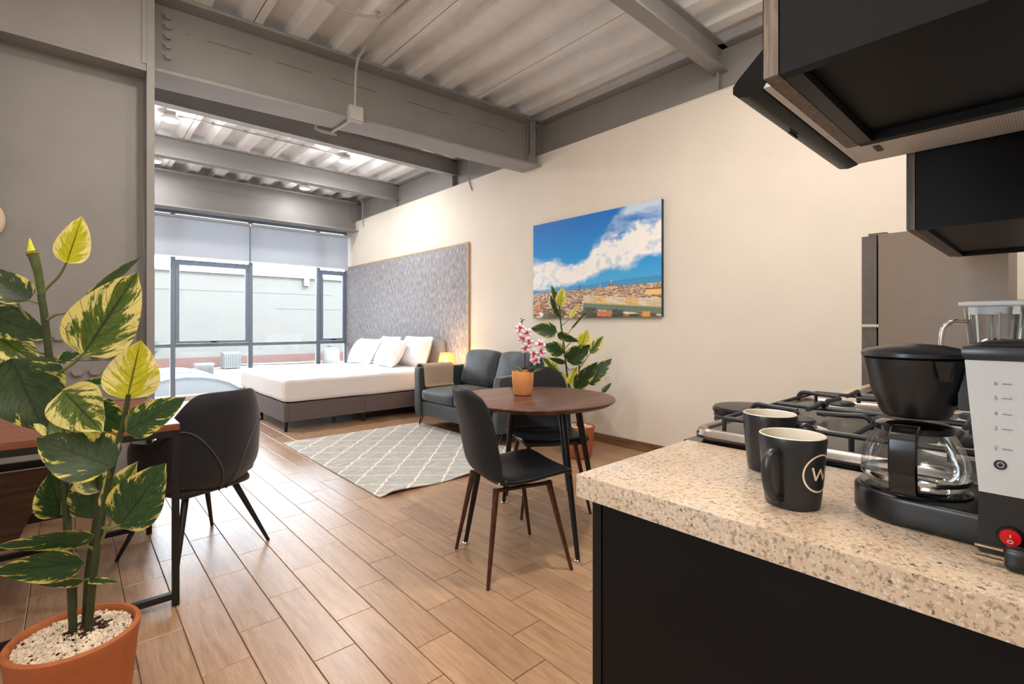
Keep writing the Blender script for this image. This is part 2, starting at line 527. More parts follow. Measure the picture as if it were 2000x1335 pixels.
def puff(bm, c, size, r=0.03, bulge=(0, 0, 0), n=6, M4=None, fn=None):
    """rounded, slightly inflated box"""
    c = Vector(c); h = Vector(size) / 2
    ico = bmesh.new()
    bmesh.ops.create_cube(ico, size=2)
    bmesh.ops.subdivide_edges(ico, edges=ico.edges[:], cuts=n, use_grid_fill=True)
    mp = {}
    for v in ico.verts:
        p = v.co.copy()
        # denser near the borders
        q = Vector([math.copysign(1 - (1 - abs(a)) ** 1.0, a) for a in p])
        w = Vector([q[i] * h[i] for i in range(3)])
        inner = Vector([max(-(h[i] - r), min(h[i] - r, w[i])) for i in range(3)])
        dlt = w - inner
        if dlt.length > 1e-9: w = inner + dlt.normalized() * r
        for i in range(3):
            if bulge[i]:
                j, k = (i + 1) % 3, (i + 2) % 3
                w[i] += bulge[i] * p[i] * (1 - p[j] ** 2) * (1 - p[k] ** 2)
        if fn: w = fn(w, p)
        if M4 is not None: w = M4 @ w
        mp[v] = bm.verts.new(c + w)
    for f in ico.faces: bm.faces.new([mp[v] for v in f.verts])
    ico.free()

def prism(bm, poly, axis, a0, a1):
    """extrude a 2-D polygon along an axis ('x','y','z')"""
    def P(p, t):
        return {'x': (t, p[0], p[1]), 'y': (p[0], t, p[1]), 'z': (p[0], p[1], t)}[axis]
    A = [bm.verts.new(P(p, a0)) for p in poly]
    B = [bm.verts.new(P(p, a1)) for p in poly]
    n = len(poly)
    for i in range(n):
        j = (i + 1) % n
        bm.faces.new((A[i], A[j], B[j], B[i]))
    bm.faces.new(list(reversed(A))); bm.faces.new(B)
    bmesh.ops.recalc_face_normals(bm, faces=bm.faces[:])

def sheet(bm, P, nu, nv, thick, uv=False):
    """closed thin shell from a parametric surface P(u,v), u,v in 0..1; thickness along the normal"""
    g = [[Vector(P(i / nu, j / nv)) for j in range(nv + 1)] for i in range(nu + 1)]
    def N(i, j):
        a = g[min(i + 1, nu)][j] - g[max(i - 1, 0)][j]
        b = g[i][min(j + 1, nv)] - g[i][max(j - 1, 0)]
        n = a.cross(b)
        return n.normalized() if n.length > 1e-9 else Vector((0, 0, 1))
    T = thick if callable(thick) else (lambda u, v: thick)
    top = [[bm.verts.new(g[i][j] + N(i, j) * T(i / nu, j / nv) / 2) for j in range(nv + 1)] for i in range(nu + 1)]
    bot = [[bm.verts.new(g[i][j] - N(i, j) * T(i / nu, j / nv) / 2) for j in range(nv + 1)] for i in range(nu + 1)]
    for i in range(nu):
        for j in range(nv):
            bm.faces.new((top[i][j], top[i + 1][j], top[i + 1][j + 1], top[i][j + 1]))
            bm.faces.new((bot[i][j], bot[i][j + 1], bot[i + 1][j + 1], bot[i + 1][j]))
    for i in range(nu):
        bm.faces.new((top[i][0], bot[i][0], bot[i + 1][0], top[i + 1][0]))
        bm.faces.new((top[i][nv], top[i + 1][nv], bot[i + 1][nv], bot[i][nv]))
    for j in range(nv):
        bm.faces.new((top[0][j], top[0][j + 1], bot[0][j + 1], bot[0][j]))
        bm.faces.new((top[nu][j], bot[nu][j], bot[nu][j + 1], top[nu][j + 1]))

def subsurf(o, lv=1):
    md = o.modifiers.new('smooth', 'SUBSURF')
    md.levels = lv; md.render_levels = lv
    return o

# ------------------------------------------------------------------ object helpers
def obj(name, bm, m, parent=None, flat=False, world=False, recalc=True, loc=None):
    """link one bmesh as ONE mesh object; world=True: coordinates are world ones, moved into the parent's frame"""
    if recalc: bmesh.ops.recalc_face_normals(bm, faces=bm.faces[:])
    if world and parent is not None:
        r = parent
        while r.parent: r = r.parent
        inv = r.matrix_basis.inverted()
        for v in bm.verts: v.co = inv @ v.co
    me = bpy.data.meshes.new(name)
    bm.to_mesh(me); bm.free()
    ms = m if isinstance(m, (list, tuple)) else [m]
    for k in ms: me.materials.append(M[k] if isinstance(k, str) else k)
    if not flat:
        for p in me.polygons: p.use_smooth = True
        me.set_sharp_from_angle(angle=R(38))
    o = bpy.data.objects.new(name, me)
    COL.objects.link(o)
    if parent is not None: o.parent = parent
    if loc is not None: o.location = loc
    return o

def thing(name, label, cat, loc=(0, 0, 0), rz=0.0, group=None):
    o = bpy.data.objects.new(name, None)
    COL.objects.link(o)
    o.location = loc
    o.rotation_euler = (0, 0, rz)
    o.empty_display_size = 0.05
    return tag(o, label, cat, group)

def tag(o, label, cat, group=None):
    o['label'] = label; o['category'] = cat
    if group: o['group'] = group
    return o

def struct(name, bm, m, **kw):
    o = obj(name, bm, m, **kw)
    if o.parent is None: o['kind'] = 'structure'
    return o

def dup(root, loc, rz, label=None, group=None):
    r = root.copy(); COL.objects.link(r)
    r.location = loc; r.rotation_euler = (0, 0, rz)
    if label: r['label'] = label
    if group: r['group'] = group
    for ch in list(root.children):
        c = ch.copy(); COL.objects.link(c); c.parent = r
        for g in list(ch.children):
            d = g.copy(); COL.objects.link(d); d.parent = c
    return r

def B(*a, w=0.0, seg=2):
    bm = newbm(); box(bm, *a)
    if w: bev(bm, w, seg)
    return bm

def text_bm(body, size, mtx, thick=0.0004):
    cu = bpy.data.curves.new('t', 'FONT')
    cu.body = body; cu.size = size; cu.extrude = thick / 2
    cu.align_x = 'CENTER'; cu.align_y = 'CENTER'
    o = bpy.data.objects.new('t', cu)
    COL.objects.link(o)
    bpy.context.view_layer.update()
    me = bpy.data.meshes.new_from_object(o.evaluated_get(bpy.context.evaluated_depsgraph_get()))
    bpy.data.objects.remove(o); bpy.data.curves.remove(cu)
    bm = newbm(); bm.from_mesh(me); bpy.data.meshes.remove(me)
    bmesh.ops.transform(bm, matrix=mtx, verts=bm.verts)
    return bm

# ================================================================== SETTING
X0, XW, YB, YWIN = -0.45, 3.90, -1.5, 9.10
# ---- floor with its planks
floor = struct('floor', B(X0, XW, YB, YWIN + 0.05, -0.06, -0.004), 'grout', flat=True)
PW, PL = 0.1505, 0.523
full_plank = None
vis, rest = [], []
for k in range(-8, 22):
    xa = 0.62 + PW * k
    if xa + PW < X0 or xa > XW: continue
    for n in range(-9, 16):
        ya = 2.235 + 0.1743 * k + PL * n
        a = (max(xa, X0), min(xa + PW, XW), max(ya, YB), min(ya + PL, YWIN + 0.04))
        if a[1] - a[0] < 0.02 or a[3] - a[2] < 0.02: continue
        cx, cy = (a[0] + a[1]) / 2, (a[2] + a[3]) / 2
        best = None
        for sx in (a[0], cx, a[1]):
            for sy in (a[2], cy, a[3]):
                q = px((sx, sy, 0))
                if q and 0 < q[0] < 2000 and q[1] < 1335:
                    best = q if best is None or q[2] < best[2] else best
        hid = (cx > 0.66 and cy < 0.62) or (cx > 1.8 and cy > 5.75 and cy < 7.2) or (cx > 3.1 and 3.5 < cy < 4.9) or cy < 1.0
        clipped = (a[1] - a[0] < PW - 0.001) or (a[3] - a[2] < PL - 0.001)
        (vis if best and not hid else rest).append((best[2] if best else 99, a, clipped))
vis.sort(key=lambda t: t[0])
rest += vis[298:]
vis = vis[:298]
G = 0.0013
def plank_bm(a, o=(0, 0)):
    bm = newbm()
    x0, x1, y0, y1 = a[0] + G - o[0], a[1] - G - o[0], a[2] + G - o[1], a[3] - G - o[1]
    c = 0.0015
    hexa(bm, [(x0, y0, -0.006), (x1, y0, -0.006), (x1, y1, -0.006), (x0, y1, -0.006), (x0, y0, -c), (x1, y0, -c), (x1, y1, -c), (x0, y1, -c)])
    top = [bm.verts.new(p) for p in ((x0 + c, y0 + c, 0), (x1 - c, y0 + c, 0), (x1 - c, y1 - c, 0), (x0 + c, y1 - c, 0))]
    bm.verts.ensure_lookup_table()
    low = [bm.verts[i] for i in (4, 5, 6, 7)]
    for f in list(bm.faces):
        if all(v in low for v in f.verts): bm.faces.remove(f)
    for i in range(4):
        j = (i + 1) % 4
        bm.faces.new((low[i], low[j], top[j], top[i]))
    bm.faces.new(top)
    return bm
for d_, a, clipped in vis:
    cx, cy = (a[0] + a[1]) / 2, (a[2] + a[3]) / 2
    if clipped:
        obj('plank', plank_bm(a, (cx, cy)), 'tile', floor, flat=True, loc=(cx, cy, 0))
        continue
    if full_plank is None:
        full_plank = obj('plank', plank_bm(a, (cx, cy)), 'tile', floor, flat=True, loc=(cx, cy, 0))
    else:
        c = full_plank.copy(); COL.objects.link(c); c.location = (cx, cy, 0)
bm = newbm()
for d_, a, clipped in rest:
    b2 = plank_bm(a)
    me = bpy.data.meshes.new('tmp'); b2.to_mesh(me); b2.free(); bm.from_mesh(me); bpy.data.meshes.remove(me)
rp = obj('far_planks', bm, 'tile', floor, flat=True)
rp['kind'] = 'stuff'

# ---- walls
struct('wall_right', B(XW, XW + 0.2, YB, YWIN + 0.1, 0, 3.04, w=0.004), 'wall')
bm = newbm(); box(bm, XW + 0.10, XW + 0.2, YB, YWIN + 0.1, 3.0405, 3.60)
struct('trim_2', bm, 'steel', flat=True)
bm = newbm()
box(bm, X0 - 0.15, X0, YB, 0.30, 0, 3.6); box(bm, X0 - 0.15, X0, 0.75, YWIN + 0.1, 0, 3.6)
box(bm, X0 - 0.15, X0, 0.30, 0.75, 0, 1.0); box(bm, X0 - 0.15, X0, 0.30, 0.75, 1.78, 3.6)
struct('wall_left', bm, 'white_wall', flat=True)
w2 = bpy.data.objects.new('window_2', None); COL.objects.link(w2); w2.location = (X0, 0.52, 1.0); w2['kind'] = 'structure'
for nm, a in (('frame_rail', (X0 - 0.10, X0 - 0.05, 0.302, 0.748, 1.002, 1.04)), ('frame_rail', (X0 - 0.10, X0 - 0.05, 0.302, 0.748, 1.74, 1.778)),
              ('frame_stile', (X0 - 0.10, X0 - 0.05, 0.302, 0.34, 1.041, 1.739)), ('frame_stile', (X0 - 0.10, X0 - 0.05, 0.71, 0.748, 1.041, 1.739))):
    obj(nm, B(*a, w=0.003, seg=1), 'frame', w2, world=True)
obj('pane', B(X0 - 0.078, X0 - 0.072, 0.341, 0.709, 1.041, 1.739), 'glass', w2, world=True, flat=True)
struct('wall_back', B(X0 - 0.15, XW + 0.2, YB - 0.15, YB, 0, 3.6), 'white_wall', flat=True)
struct('wall_kitchen', B(0.64, XW, -0.20, -0.062, 0, 3.43), 'white_wall', flat=True)
struct('wall_front', B(X0, XW + 0.1, YWIN - 0.03, YWIN + 0.1, 2.93, 3.6), 'white_wall', flat=True)
struct('baseboard_right', B(XW - 0.014, XW, 0.62, YWIN - 0.05, 0.0, 0.085, w=0.002), 'skirting')
# thin plaster bead that caps the right wall
struct('trim_1', B(XW - 0.006, XW + 0.012, 0.0, YWIN - 0.1, 3.04, 3.049, w=0.002), 'wall')

# ---- ceiling: slab and the ribbed deck sheets under it
ceiling = struct('ceiling', B(X0 - 0.15, XW + 0.2, YB - 0.15, YWIN + 0.1, 3.52, 3.68), 'white_wall', flat=True)
ZD, HD = 3.435, 0.082
prof = [(0.003, ZD)]
for q in range(3):
    o = 0.332 * q
    prof += [(o + 0.058, ZD), (o + 0.092, ZD + HD), (o + 0.240, ZD + HD), (o + 0.274, ZD)]
prof += [(0.993, ZD)]
bm = newbm()
ys = [YB, 1.0, 3.9, 6.3, YWIN]
g = [[bm.verts.new((x, y, z)) for y in ys] for x, z in prof]
g2 = [[bm.verts.new((x, y, z + 0.0025)) for y in ys] for x, z in prof]
for i in range(len(prof) - 1):
    for j in range(len(ys) - 1):
        bm.faces.new((g[i][j], g[i][j + 1], g[i + 1][j + 1], g[i + 1][j]))
        bm.faces.new((g2[i][j], g2[i + 1][j], g2[i + 1][j + 1], g2[i][j + 1]))
for j in range(len(ys) - 1):
    for i in (0, len(prof) - 1):
        bm.faces.new((g[i][j], g2[i][j], g2[i][j + 1], g[i][j + 1]))
sheet0 = obj('deck_sheet', bm, 'deck', ceiling, flat=True, loc=(1.023, 0, 0))
for q in (-1, 1, 2):
    c = sheet0.copy(); COL.objects.link(c); c.location = (1.023 + 0.996 * q, 0, 0)
# pressed marks on the rib flanks of the near bays
bm = newbm()
for q in range(2, 9):
    xc = 1.023 + 0.166 + 0.332 * q
    for s in (-1, 1):
        for k in range(64):
            y = 1.2 + k * 0.115
            if y > 3.7 or not (1.9 < y or y < 1.75): continue
            xm, zm = xc + s * 0.091, ZD + HD / 2
            t = Vector((-s * 0.034, 0, HD)).normalized()
            nrm = Vector((-s * HD, 0, -0.034)).normalized()
            for (dy, w, h) in ((0, 0.006, 0.042), (0.04, 0.05, 0.006)):
                h0 = Vector((xm, y + dy, zm)) + t * (0.012 if w > 0.02 else 0)
                A = [h0 + Vector((0, a * w / 2, 0)) + t * (b * h / 2) for a, b in ((-1, -1), (1, -1), (1, 1), (-1, 1))]
                hexa(bm, [p - nrm * 0.001 for p in A] + [p + nrm * 0.0028 for p in A])
em = obj('pressed_marks', bm, 'deck', ceiling, flat=True)
em['kind'] = 'stuff'

# ---- steel frame
def hexbolt(bm, p, d, r=0.017, h=0.012):
    p = Vector(p); d = Vector(d).normalized()
    cyl(bm, p, p + d * 0.004, r * 1.35, n=16)
    cyl(bm, p + d * 0.004, p + d * h, r, n=6)

def beam_x(label, Y, z0, z1, x0, x1, fw, tf=0.012, tw=0.01, bolts=(), group=None, slope=0.0, zl=None, name='steel_beam'):
    """I-beam along X; slope moves it in Y towards its left end; zl = underside height at the left end"""
    zl = z0 if zl is None else zl
    yl = Y + slope * (x1 - x0)
    t = thing(name, label, 'beam', (x0, yl, z1), group=group)
    def slab(nm, hw, za, zb, zla, zlb, m='steel'):
        bm = newbm()
        hexa(bm, [(x0, yl - hw, zla), (x1, Y - hw, za), (x1, Y + hw, za), (x0, yl + hw, zla), (x0, yl - hw, zlb), (x1, Y - hw, zb), (x1, Y + hw, zb), (x0, yl + hw, zlb)])
        bev(bm, 0.0015, 1)
        return obj(nm, bm, m, t, world=True)
    slab('bottom_flange', fw / 2, z0, z0 + tf, zl, zl + tf)
    slab('top_flange', fw / 2, z1 - tf, z1, z1 - tf, z1)
    slab('web', tw / 2, z0 + tf, z1 - tf, zl + tf, z1 - tf)
    for (bx, bz) in bolts:
        bm = newbm()
        yy = Y + slope * (x1 - bx) - tw / 2
        hexbolt(bm, (bx, yy, bz), (0, -1, 0), 0.011, 0.010)
        obj('bolt', bm, 'bolt', t, world=True)
    return t

beam_x('slim grey steel beam at upper right, nearest the kitchen hood', 1.86, 3.22, 3.43, 0.6, 3.985, 0.11,
       bolts=[(3.86, 3.31), (3.86, 3.36), (3.92, 3.31), (3.92, 3.36)], group=None)
beam_x('grey steel beam just behind the big girder, above the sofa', 5.60, 3.215, 3.43, X0, 3.985, 0.11,
       bolts=[(3.80, 3.30), (3.80, 3.35), (3.88, 3.30), (3.88, 3.35)])
beam_x('grey steel beam above the bed, between the two rows of lamps', 7.22, 3.185, 3.43, X0, 3.985, 0.11,
       bolts=[(3.82, 3.28), (3.82, 3.33), (3.89, 3.28), (3.89, 3.33)])
fg = beam_x('deep grey steel girder directly above the roller blinds', 8.66, 2.86, 3.38, X0, 3.90, 0.26, tf=0.018, name='steel_girder')
gd = beam_x('large deep grey steel girder bolted to the column, crossing the middle of the room', 4.00, 2.915, 3.43, 0.415, 3.895, 0.30, tf=0.02, slope=0.07, zl=2.88, name='steel_girder')
def gy(x): return 4.00 + 0.07 * (3.895 - x)
bm = newbm(); box(bm, 3.80, 3.985, 3.945, 3.957, 3.055, 3.40); obj('connection_plate', bm, 'steel', gd, world=True)
bm = newbm(); box(bm, 3.80, 3.812, 3.86, 3.99, 2.936, 3.41); obj('stiffener_plate', bm, 'steel', gd, world=True)
for z in (3.10, 3.18, 3.26, 3.34):
    bm = newbm(); hexbolt(bm, (3.90, 3.945, z), (0, -1, 0), 0.018, 0.018); obj('bolt', bm, 'bolt', gd, world=True)
for z in (3.06, 3.135, 3.205, 3.275, 3.345):
    bm = newbm(); hexbolt(bm, (0.512, gy(0.512) - 0.006, z), (0, -1, 0), 0.028, 0.020); obj('bolt', bm, 'bolt', gd, world=True)
bm = newbm(); box(bm, 0.417, 0.430, gy(0.42) - 0.05, gy(0.42) - 0.006, 2.905, 3.41); obj('shear_plate', bm, 'steel', gd, world=True)
for xa, xb in ((0.62, 0.635), (0.75, 1.05), (1.22, 1.5), (1.66, 2.05), (2.35, 2.85), (3.1, 3.55)):
    bm = newbm()
    hexa(bm, [(xa, gy(xa) - 0.0065, 3.255), (xb, gy(xb) - 0.0065, 3.255), (xb, gy(xb) - 0.004, 3.255), (xa, gy(xa) - 0.004, 3.255),
              (xa, gy(xa) - 0.0065, 3.259), (xb, gy(xb) - 0.0065, 3.259), (xb, gy(xb) - 0.004, 3.259), (xa, gy(xa) - 0.004, 3.259)])
    obj('weld_seam', bm, 'weld', gd, world=True)
for xa, xb in ((1.3, 1.75), (1.9, 2.2), (2.35, 2.6), (2.85, 3.1)):
    bm = newbm(); box(bm, xa, xb, 8.651, 8.656, 3.205, 3.209); obj('weld_seam', bm, 'bolt', fg, world=True)
bm = newbm(); box(bm, 3.82, 3.985, 8.62, 8.63, 3.05, 3.36); obj('connection_plate', bm, 'steel', fg, world=True)

# beam that runs along the right wall, above the plaster
wb = thing('steel_beam', 'long grey steel beam lying along the top of the cream right wall', 'beam', (XW + 0.03, 0, 3.05))
bm = newbm(); box(bm, 3.985, 3.9995, -0.05, 9.0, 3.05, 3.415); obj('web', bm, 'steel', wb, world=True)
bm = newbm(); box(bm, 3.90, 3.9995, -0.05, 9.0, 3.418, 3.432); obj('top_flange', bm, 'steel', wb, world=True)
for y in (1.86, 5.60, 7.22):
    bm = newbm(); box(bm, 3.915, 3.985, y - 0.006, y + 0.006, 3.05, 3.21 if y in (1.86, 5.6) else (3.175 if y == 7.22 else 3.40)); obj('stiffener_plate', bm, 'steel', wb, world=True)

# column at left
colm = thing('steel_column', 'wide grey-brown steel column at the left edge, bolted splice behind the plant', 'column', (0.0, 4.2, 0))
def cpart(nm, a, m='steel', w=0.0015):
    return obj(nm, B(*a, w=w, seg=1), m, colm, world=True)
cpart('flange', (0.372, 0.414, 4.02, 4.42, 0, 3.43))
cpart('flange', (-0.444, -0.402, 4.02, 4.42, 0, 3.43))
cpart('web', (-0.40, 0.37, 4.185, 4.205, 0, 3.43))
cpart('stiffener_plate', (-0.40, 0.37, 4.022, 4.183, 2.83, 2.852))
cpart('panel_plate', (-0.40, 0.37, 4.026, 4.05, 2.854, 3.43))
cpart('edge_strip', (0.345, 0.371, 4.018, 4.03, 2.875, 3.43))
cpart('splice_plate', (-0.38, 0.33, 4.165, 4.184, 0.930, 1.19))
cpart('splice_plate', (-0.38, 0.33, 4.165, 4.184, 0.66, 0.926))
cpart('skirting_bar', (-0.40, 0.37, 4.00, 4.02, 0, 0.055), 'blackmetal')
for z in (1.089, 0.979, 0.863, 0.753):
    for x in (0.203, 0.117, 0.031, -0.055, -0.141, -0.227):
        bm = newbm(); hexbolt(bm, (x, 4.165, z), (0, -1, 0), 0.032, 0.024); obj('bolt', bm, 'bolt', colm, world=True)

# ---- glazed front: window wall with frames, sashes and panes
win = bpy.data.objects.new('window_1', None); COL.objects.link(win)
win.location = (0, YWIN, 0); win['kind'] = 'structure'
def wpart(nm, a, m='frame', parent=win, w=0.003):
    return obj(nm, B(*a, w=w, seg=1), m, parent, world=True)
FX = [-0.45, 0.06, 1.16, 2.24, 3.37, 3.885]
wpart('sill', (-0.45, 3.9, 9.00, 9.16, 0.0, 0.06), 'white_wall')
wpart('head_rail', (-0.45, 3.9, 9.06, 9.13, 2.87, 2.928))
for x in FX[1:]:
    hw = 0.03 if x < 3.8 else 0.014
    wpart('mullion', (x - hw, x + hw, 9.045, 9.135, 0.06, 2.87))
for a, b in zip(FX, FX[1:]):
    x0, x1 = a + 0.031, b - (0.031 if b < 3.8 else 0.015)
    sash = (a == 1.16 or a == 3.37 or a == -0.45)
    wpart('transom', (x0, x1, 9.06, 9.13, 0.81, 0.862))
    wpart('pane', (x0 + 0.001, x1 - 0.001, 9.092, 9.098, 0.062, 0.809), 'glass', w=0)
    if sash:
        wpart('upper_rail', (x0, x1, 9.06, 9.13, 2.085, 2.165))
        s = wpart('sash_rail', (x0 + 0.002, x1 - 0.002, 9.04, 9.10, 0.866, 0.908))
        for q in ((x0 + 0.002, x0 + 0.048), (x1 - 0.048, x1 - 0.002)):
            wpart('sash_stile', (q[0], q[1], 9.04, 9.10, 0.909, 2.083))
        wpart('sash_pane', (x0 + 0.049, x1 - 0.049, 9.07, 9.076, 0.909, 2.083), 'glass', w=0)
        wpart('upper_pane', (x0 + 0.001, x1 - 0.001, 9.092, 9.098, 2.167, 2.869), 'glass', w=0)
        xm = (x0 + x1) / 2
        wpart('sash_handle', (xm - 0.04, xm + 0.04, 9.018, 9.039, 0.876, 0.898), 'blackmetal')
    else:
        wpart('pane', (x0 + 0.001, x1 - 0.001, 9.092, 9.098, 0.863, 2.869), 'glass', w=0)

# ---- roller blinds
def blind(x0, x1, zb, label, chain):
    t = thing('roller_blind', label, 'blind', ((x0 + x1) / 2, 8.93, 2.83), group=None)
    bm = newbm()
    Yb = 8.93
    box(bm, x0, x1, Yb, Yb + 0.0012, zb, 2.80); obj('blind_fabric', bm, 'blind', t, world=True, flat=True)
    bm = newbm(); cyl(bm, (x0, Yb + 0.02, 2.81), (x1, Yb + 0.02, 2.81), 0.024, n=14); obj('roller', bm, 'whiteplastic', t, world=True)
    bm = newbm(); box(bm, x0, x1, Yb - 0.006, Yb + 0.008, zb - 0.022, zb); bev(bm, 0.003); obj('bottom_bar', bm, 'whiteplastic', t, world=True)
    if chain:
        bm = newbm(); tube(bm, [(x1 + 0.008, Yb - 0.004, 2.80), (x1 + 0.008, Yb - 0.004, 0.92), (x1 + 0.012, Yb - 0.02, 0.88), (x1 + 0.008, Yb - 0.03, 0.93), (x1 + 0.008, Yb - 0.03, 2.80)], 0.0035, 6)
        obj('pull_chain', bm, 'whiteplastic', t, world=True)
blind(0.30, 2.192, 2.205, 'left grey roller blind, half lowered, next to the column', False)
blind(2.212, 3.87, 2.205, 'right grey roller blind, half lowered, ending at the cream wall', True)

# ---- ceiling lamps over the bed and (out of the frame, as in the rest of the room) over the front bays, plus an added fill lamp at the worktop
def lamp(x, y, label, group, power, col, first=None):
    z = 3.36
    if first is None:
        t = thing('ceiling_lamp', label, 'lamp', (x, y, z), group=group)
        bm = newbm(); box(bm, x - 0.045, x + 0.045, y - 0.045, y + 0.045, z + 0.025, 3.434); bev(bm, 0.004); obj('ceiling_box', bm, 'conduit', t, world=True)
        bm = newbm(); lathe(bm, [(0.07, z + 0.025), (0.082, z + 0.012), (0.086, z - 0.012), (0.078, z - 0.02), (0.07, z - 0.02), (0.07, z - 0.012)], 32, (x, y, 0)); obj('housing', bm, 'lampcap', t, world=True)
        bm = newbm(); lathe(bm, [(0.069, z - 0.0135), (0.069, z - 0.019), (0.03, z - 0.021)], 32, (x, y, 0)); obj('diffuser', bm, 'lampglow', t, world=True)
    else:
        t = dup(first, (x, y, z), 0, label, group)
    for kind, share, dz in (('POINT', 0.26, 0.12), ('AREA', 0.74, 0.03)):
        lamp_source(x, y, z - dz, kind, power * share, col)
    return t
def lamp_source(x, y, z, kind, power, col):
    ld = bpy.data.lights.new('lamp_light', kind); ld.energy = power
    if kind == 'POINT': ld.shadow_soft_size = 0.07
    else: ld.shape = 'DISK'; ld.size = 0.14
    ld.color = col[:3]
    lo = bpy.data.objects.new('lamp_light', ld); COL.objects.link(lo)
    lo.location = (x, y, z)
l0 = lamp(0.79, 6.36, 'round ceiling lamp nearest the column, first row behind the girder', None, LAMP_BED, LAMP_COOL)
lamp(2.74, 6.40, 'round ceiling lamp at the right end of the first row behind the girder', None, LAMP_BED, LAMP_COOL, l0)
lamp(0.83, 8.10, 'round ceiling lamp half hidden by the column edge, row nearest the window', None, LAMP_BED * 0.36, LAMP_COOL, l0)
lamp(2.80, 8.11, 'round ceiling lamp over the bed head, row nearest the window', None, LAMP_BED * 0.36, LAMP_COOL, l0)
for (x, y, k) in ((0.7, 2.75, 0.46), (0.2, 0.7, 0.45), (0.3, -0.8, 0.7), (2.2, 1.0, 0.92), (1.0, 1.3, 0.28)):  # the worktop lamp is an unseen extra, put in to brighten the counter
    where = {0.7: 'above the desk plant', 0.2: 'above the camera', 0.3: 'behind the camera', 2.2: 'in front of the fridge', 1.0: 'added to brighten the end of the worktop'}[x]
    lamp(x, y, 'round ceiling lamp %s, out of the photograph' % where, None, LAMP_ROOM * k, LAMP_WARM, l0)

# ---- conduits and junction box
def conduit(pts, label, r=0.0105, clips=(), smooth=5):
    t = thing('conduit', label, 'conduit', pts[0])
    bm = newbm(); tube(bm, pts, r, 10, smooth); obj('pipe', bm, 'conduit', t, world=True)
    for c in clips:
        bm = newbm(); box(bm, c[0] - 0.014, c[0] + 0.014, c[1] - 0.014, c[1] + 0.014, c[2] - 0.013, 3.434); obj('clip', bm, 'conduit', t, world=True)
    return t
zc = 3.405
A = [atz(u, v, zc) for u, v in ((600, -25), (655, 8), (700, 29), (738, 31), (768, 17), (800, -12), (830, -38))]
conduit(A, 'upper grey conduit looping under the metal deck at the top of the frame', clips=[A[3]])
jx = 1.765
Bp = [atz(840, -40, zc + 0.004), atz(800, -2, zc + 0.004), atz(765, 30, zc), atz(735, 58, zc)]
Bp += [Vector((jx + 0.01, 3.79, 3.39)), Vector((jx, 3.86, 3.36)), Vector((jx, 3.90, 3.30)), Vector((jx, 3.92, 3.2)), Vector((jx, 3.93, 3.06)), Vector((jx, 3.93, 2.975))]
conduit(Bp, 'grey conduit bending down over the girder to a junction box')
jb = thing('junction_box', 'square painted junction box on the lower edge of the girder', 'junction box', (jx, 3.93, 2.855))
bm = newbm(); box(bm, jx - 0.06, jx + 0.06, 3.90, 3.955, 2.852, 2.974); bev(bm, 0.003); obj('body', bm, 'conduit', jb, world=True)
bm = newbm(); box(bm, jx - 0.056, jx + 0.056, 3.895, 3.8995, 2.856, 2.970); bev(bm, 0.0015, 1); obj('cover', bm, 'conduit', jb, world=True)
conduit([(jx - 0.01, 3.957, 2.878), (jx - 0.02, 4.10, 2.876), (jx - 0.03, 4.34, 2.876)], 'short conduit stub running under the girder flange behind the junction box', 0.011, smooth=0)
conduit([(jx - 0.16, 4.36, 2.93), (jx - 0.16, 4.37, 2.882), (jx - 0.12, 4.37, 2.876), (jx + 0.02, 4.365, 2.876)], 'bent conduit elbow below the girder, left of the stub', 0.013, smooth=0)
conduit([(0.86, 6.36, 3.41), (1.1, 6.365, 3.418), (1.8, 6.38, 3.418), (2.4, 6.395, 3.418), (2.665, 6.40, 3.405)], 'conduit linking the two lamps behind the girder', 0.008,
        clips=[(1.19, 6.367, 3.418), (1.52, 6.374, 3.418), (1.85, 6.382, 3.418), (2.18, 6.39, 3.418)], smooth=3)
conduit([(0.90, 8.10, 3.41), (1.3, 8.10, 3.418), (2.4, 8.11, 3.418), (2.72, 8.11, 3.405)], 'conduit linking the two lamps nearest the window', 0.008,
        clips=[(1.19, 8.1, 3.418), (1.52, 8.1, 3.418), (1.85, 8.105, 3.418), (2.18, 8.11, 3.418)], smooth=3)
conduit([(2.4, 4.9, 3.415), (3.4, 5.0, 3.41), (3.74, 5.1, 3.40), (3.86, 5.15, 3.33), (3.885, 5.17, 3.2), (3.885, 5.18, 3.07), (3.889, 5.14, 2.95), (3.895, 5.12, 2.91)], 'thin grey conduit curving down onto the cream wall behind the girder', 0.008)
conduit([(2.88, 8.12, 3.418), (3.6, 8.2, 3.415), (3.80, 8.28, 3.39), (3.88, 8.32, 3.30), (3.885, 8.33, 3.12), (3.889, 8.32, 2.96), (3.894, 8.30, 2.9)], 'thin conduit dropping at the wall end of the girder over the blinds', 0.008)

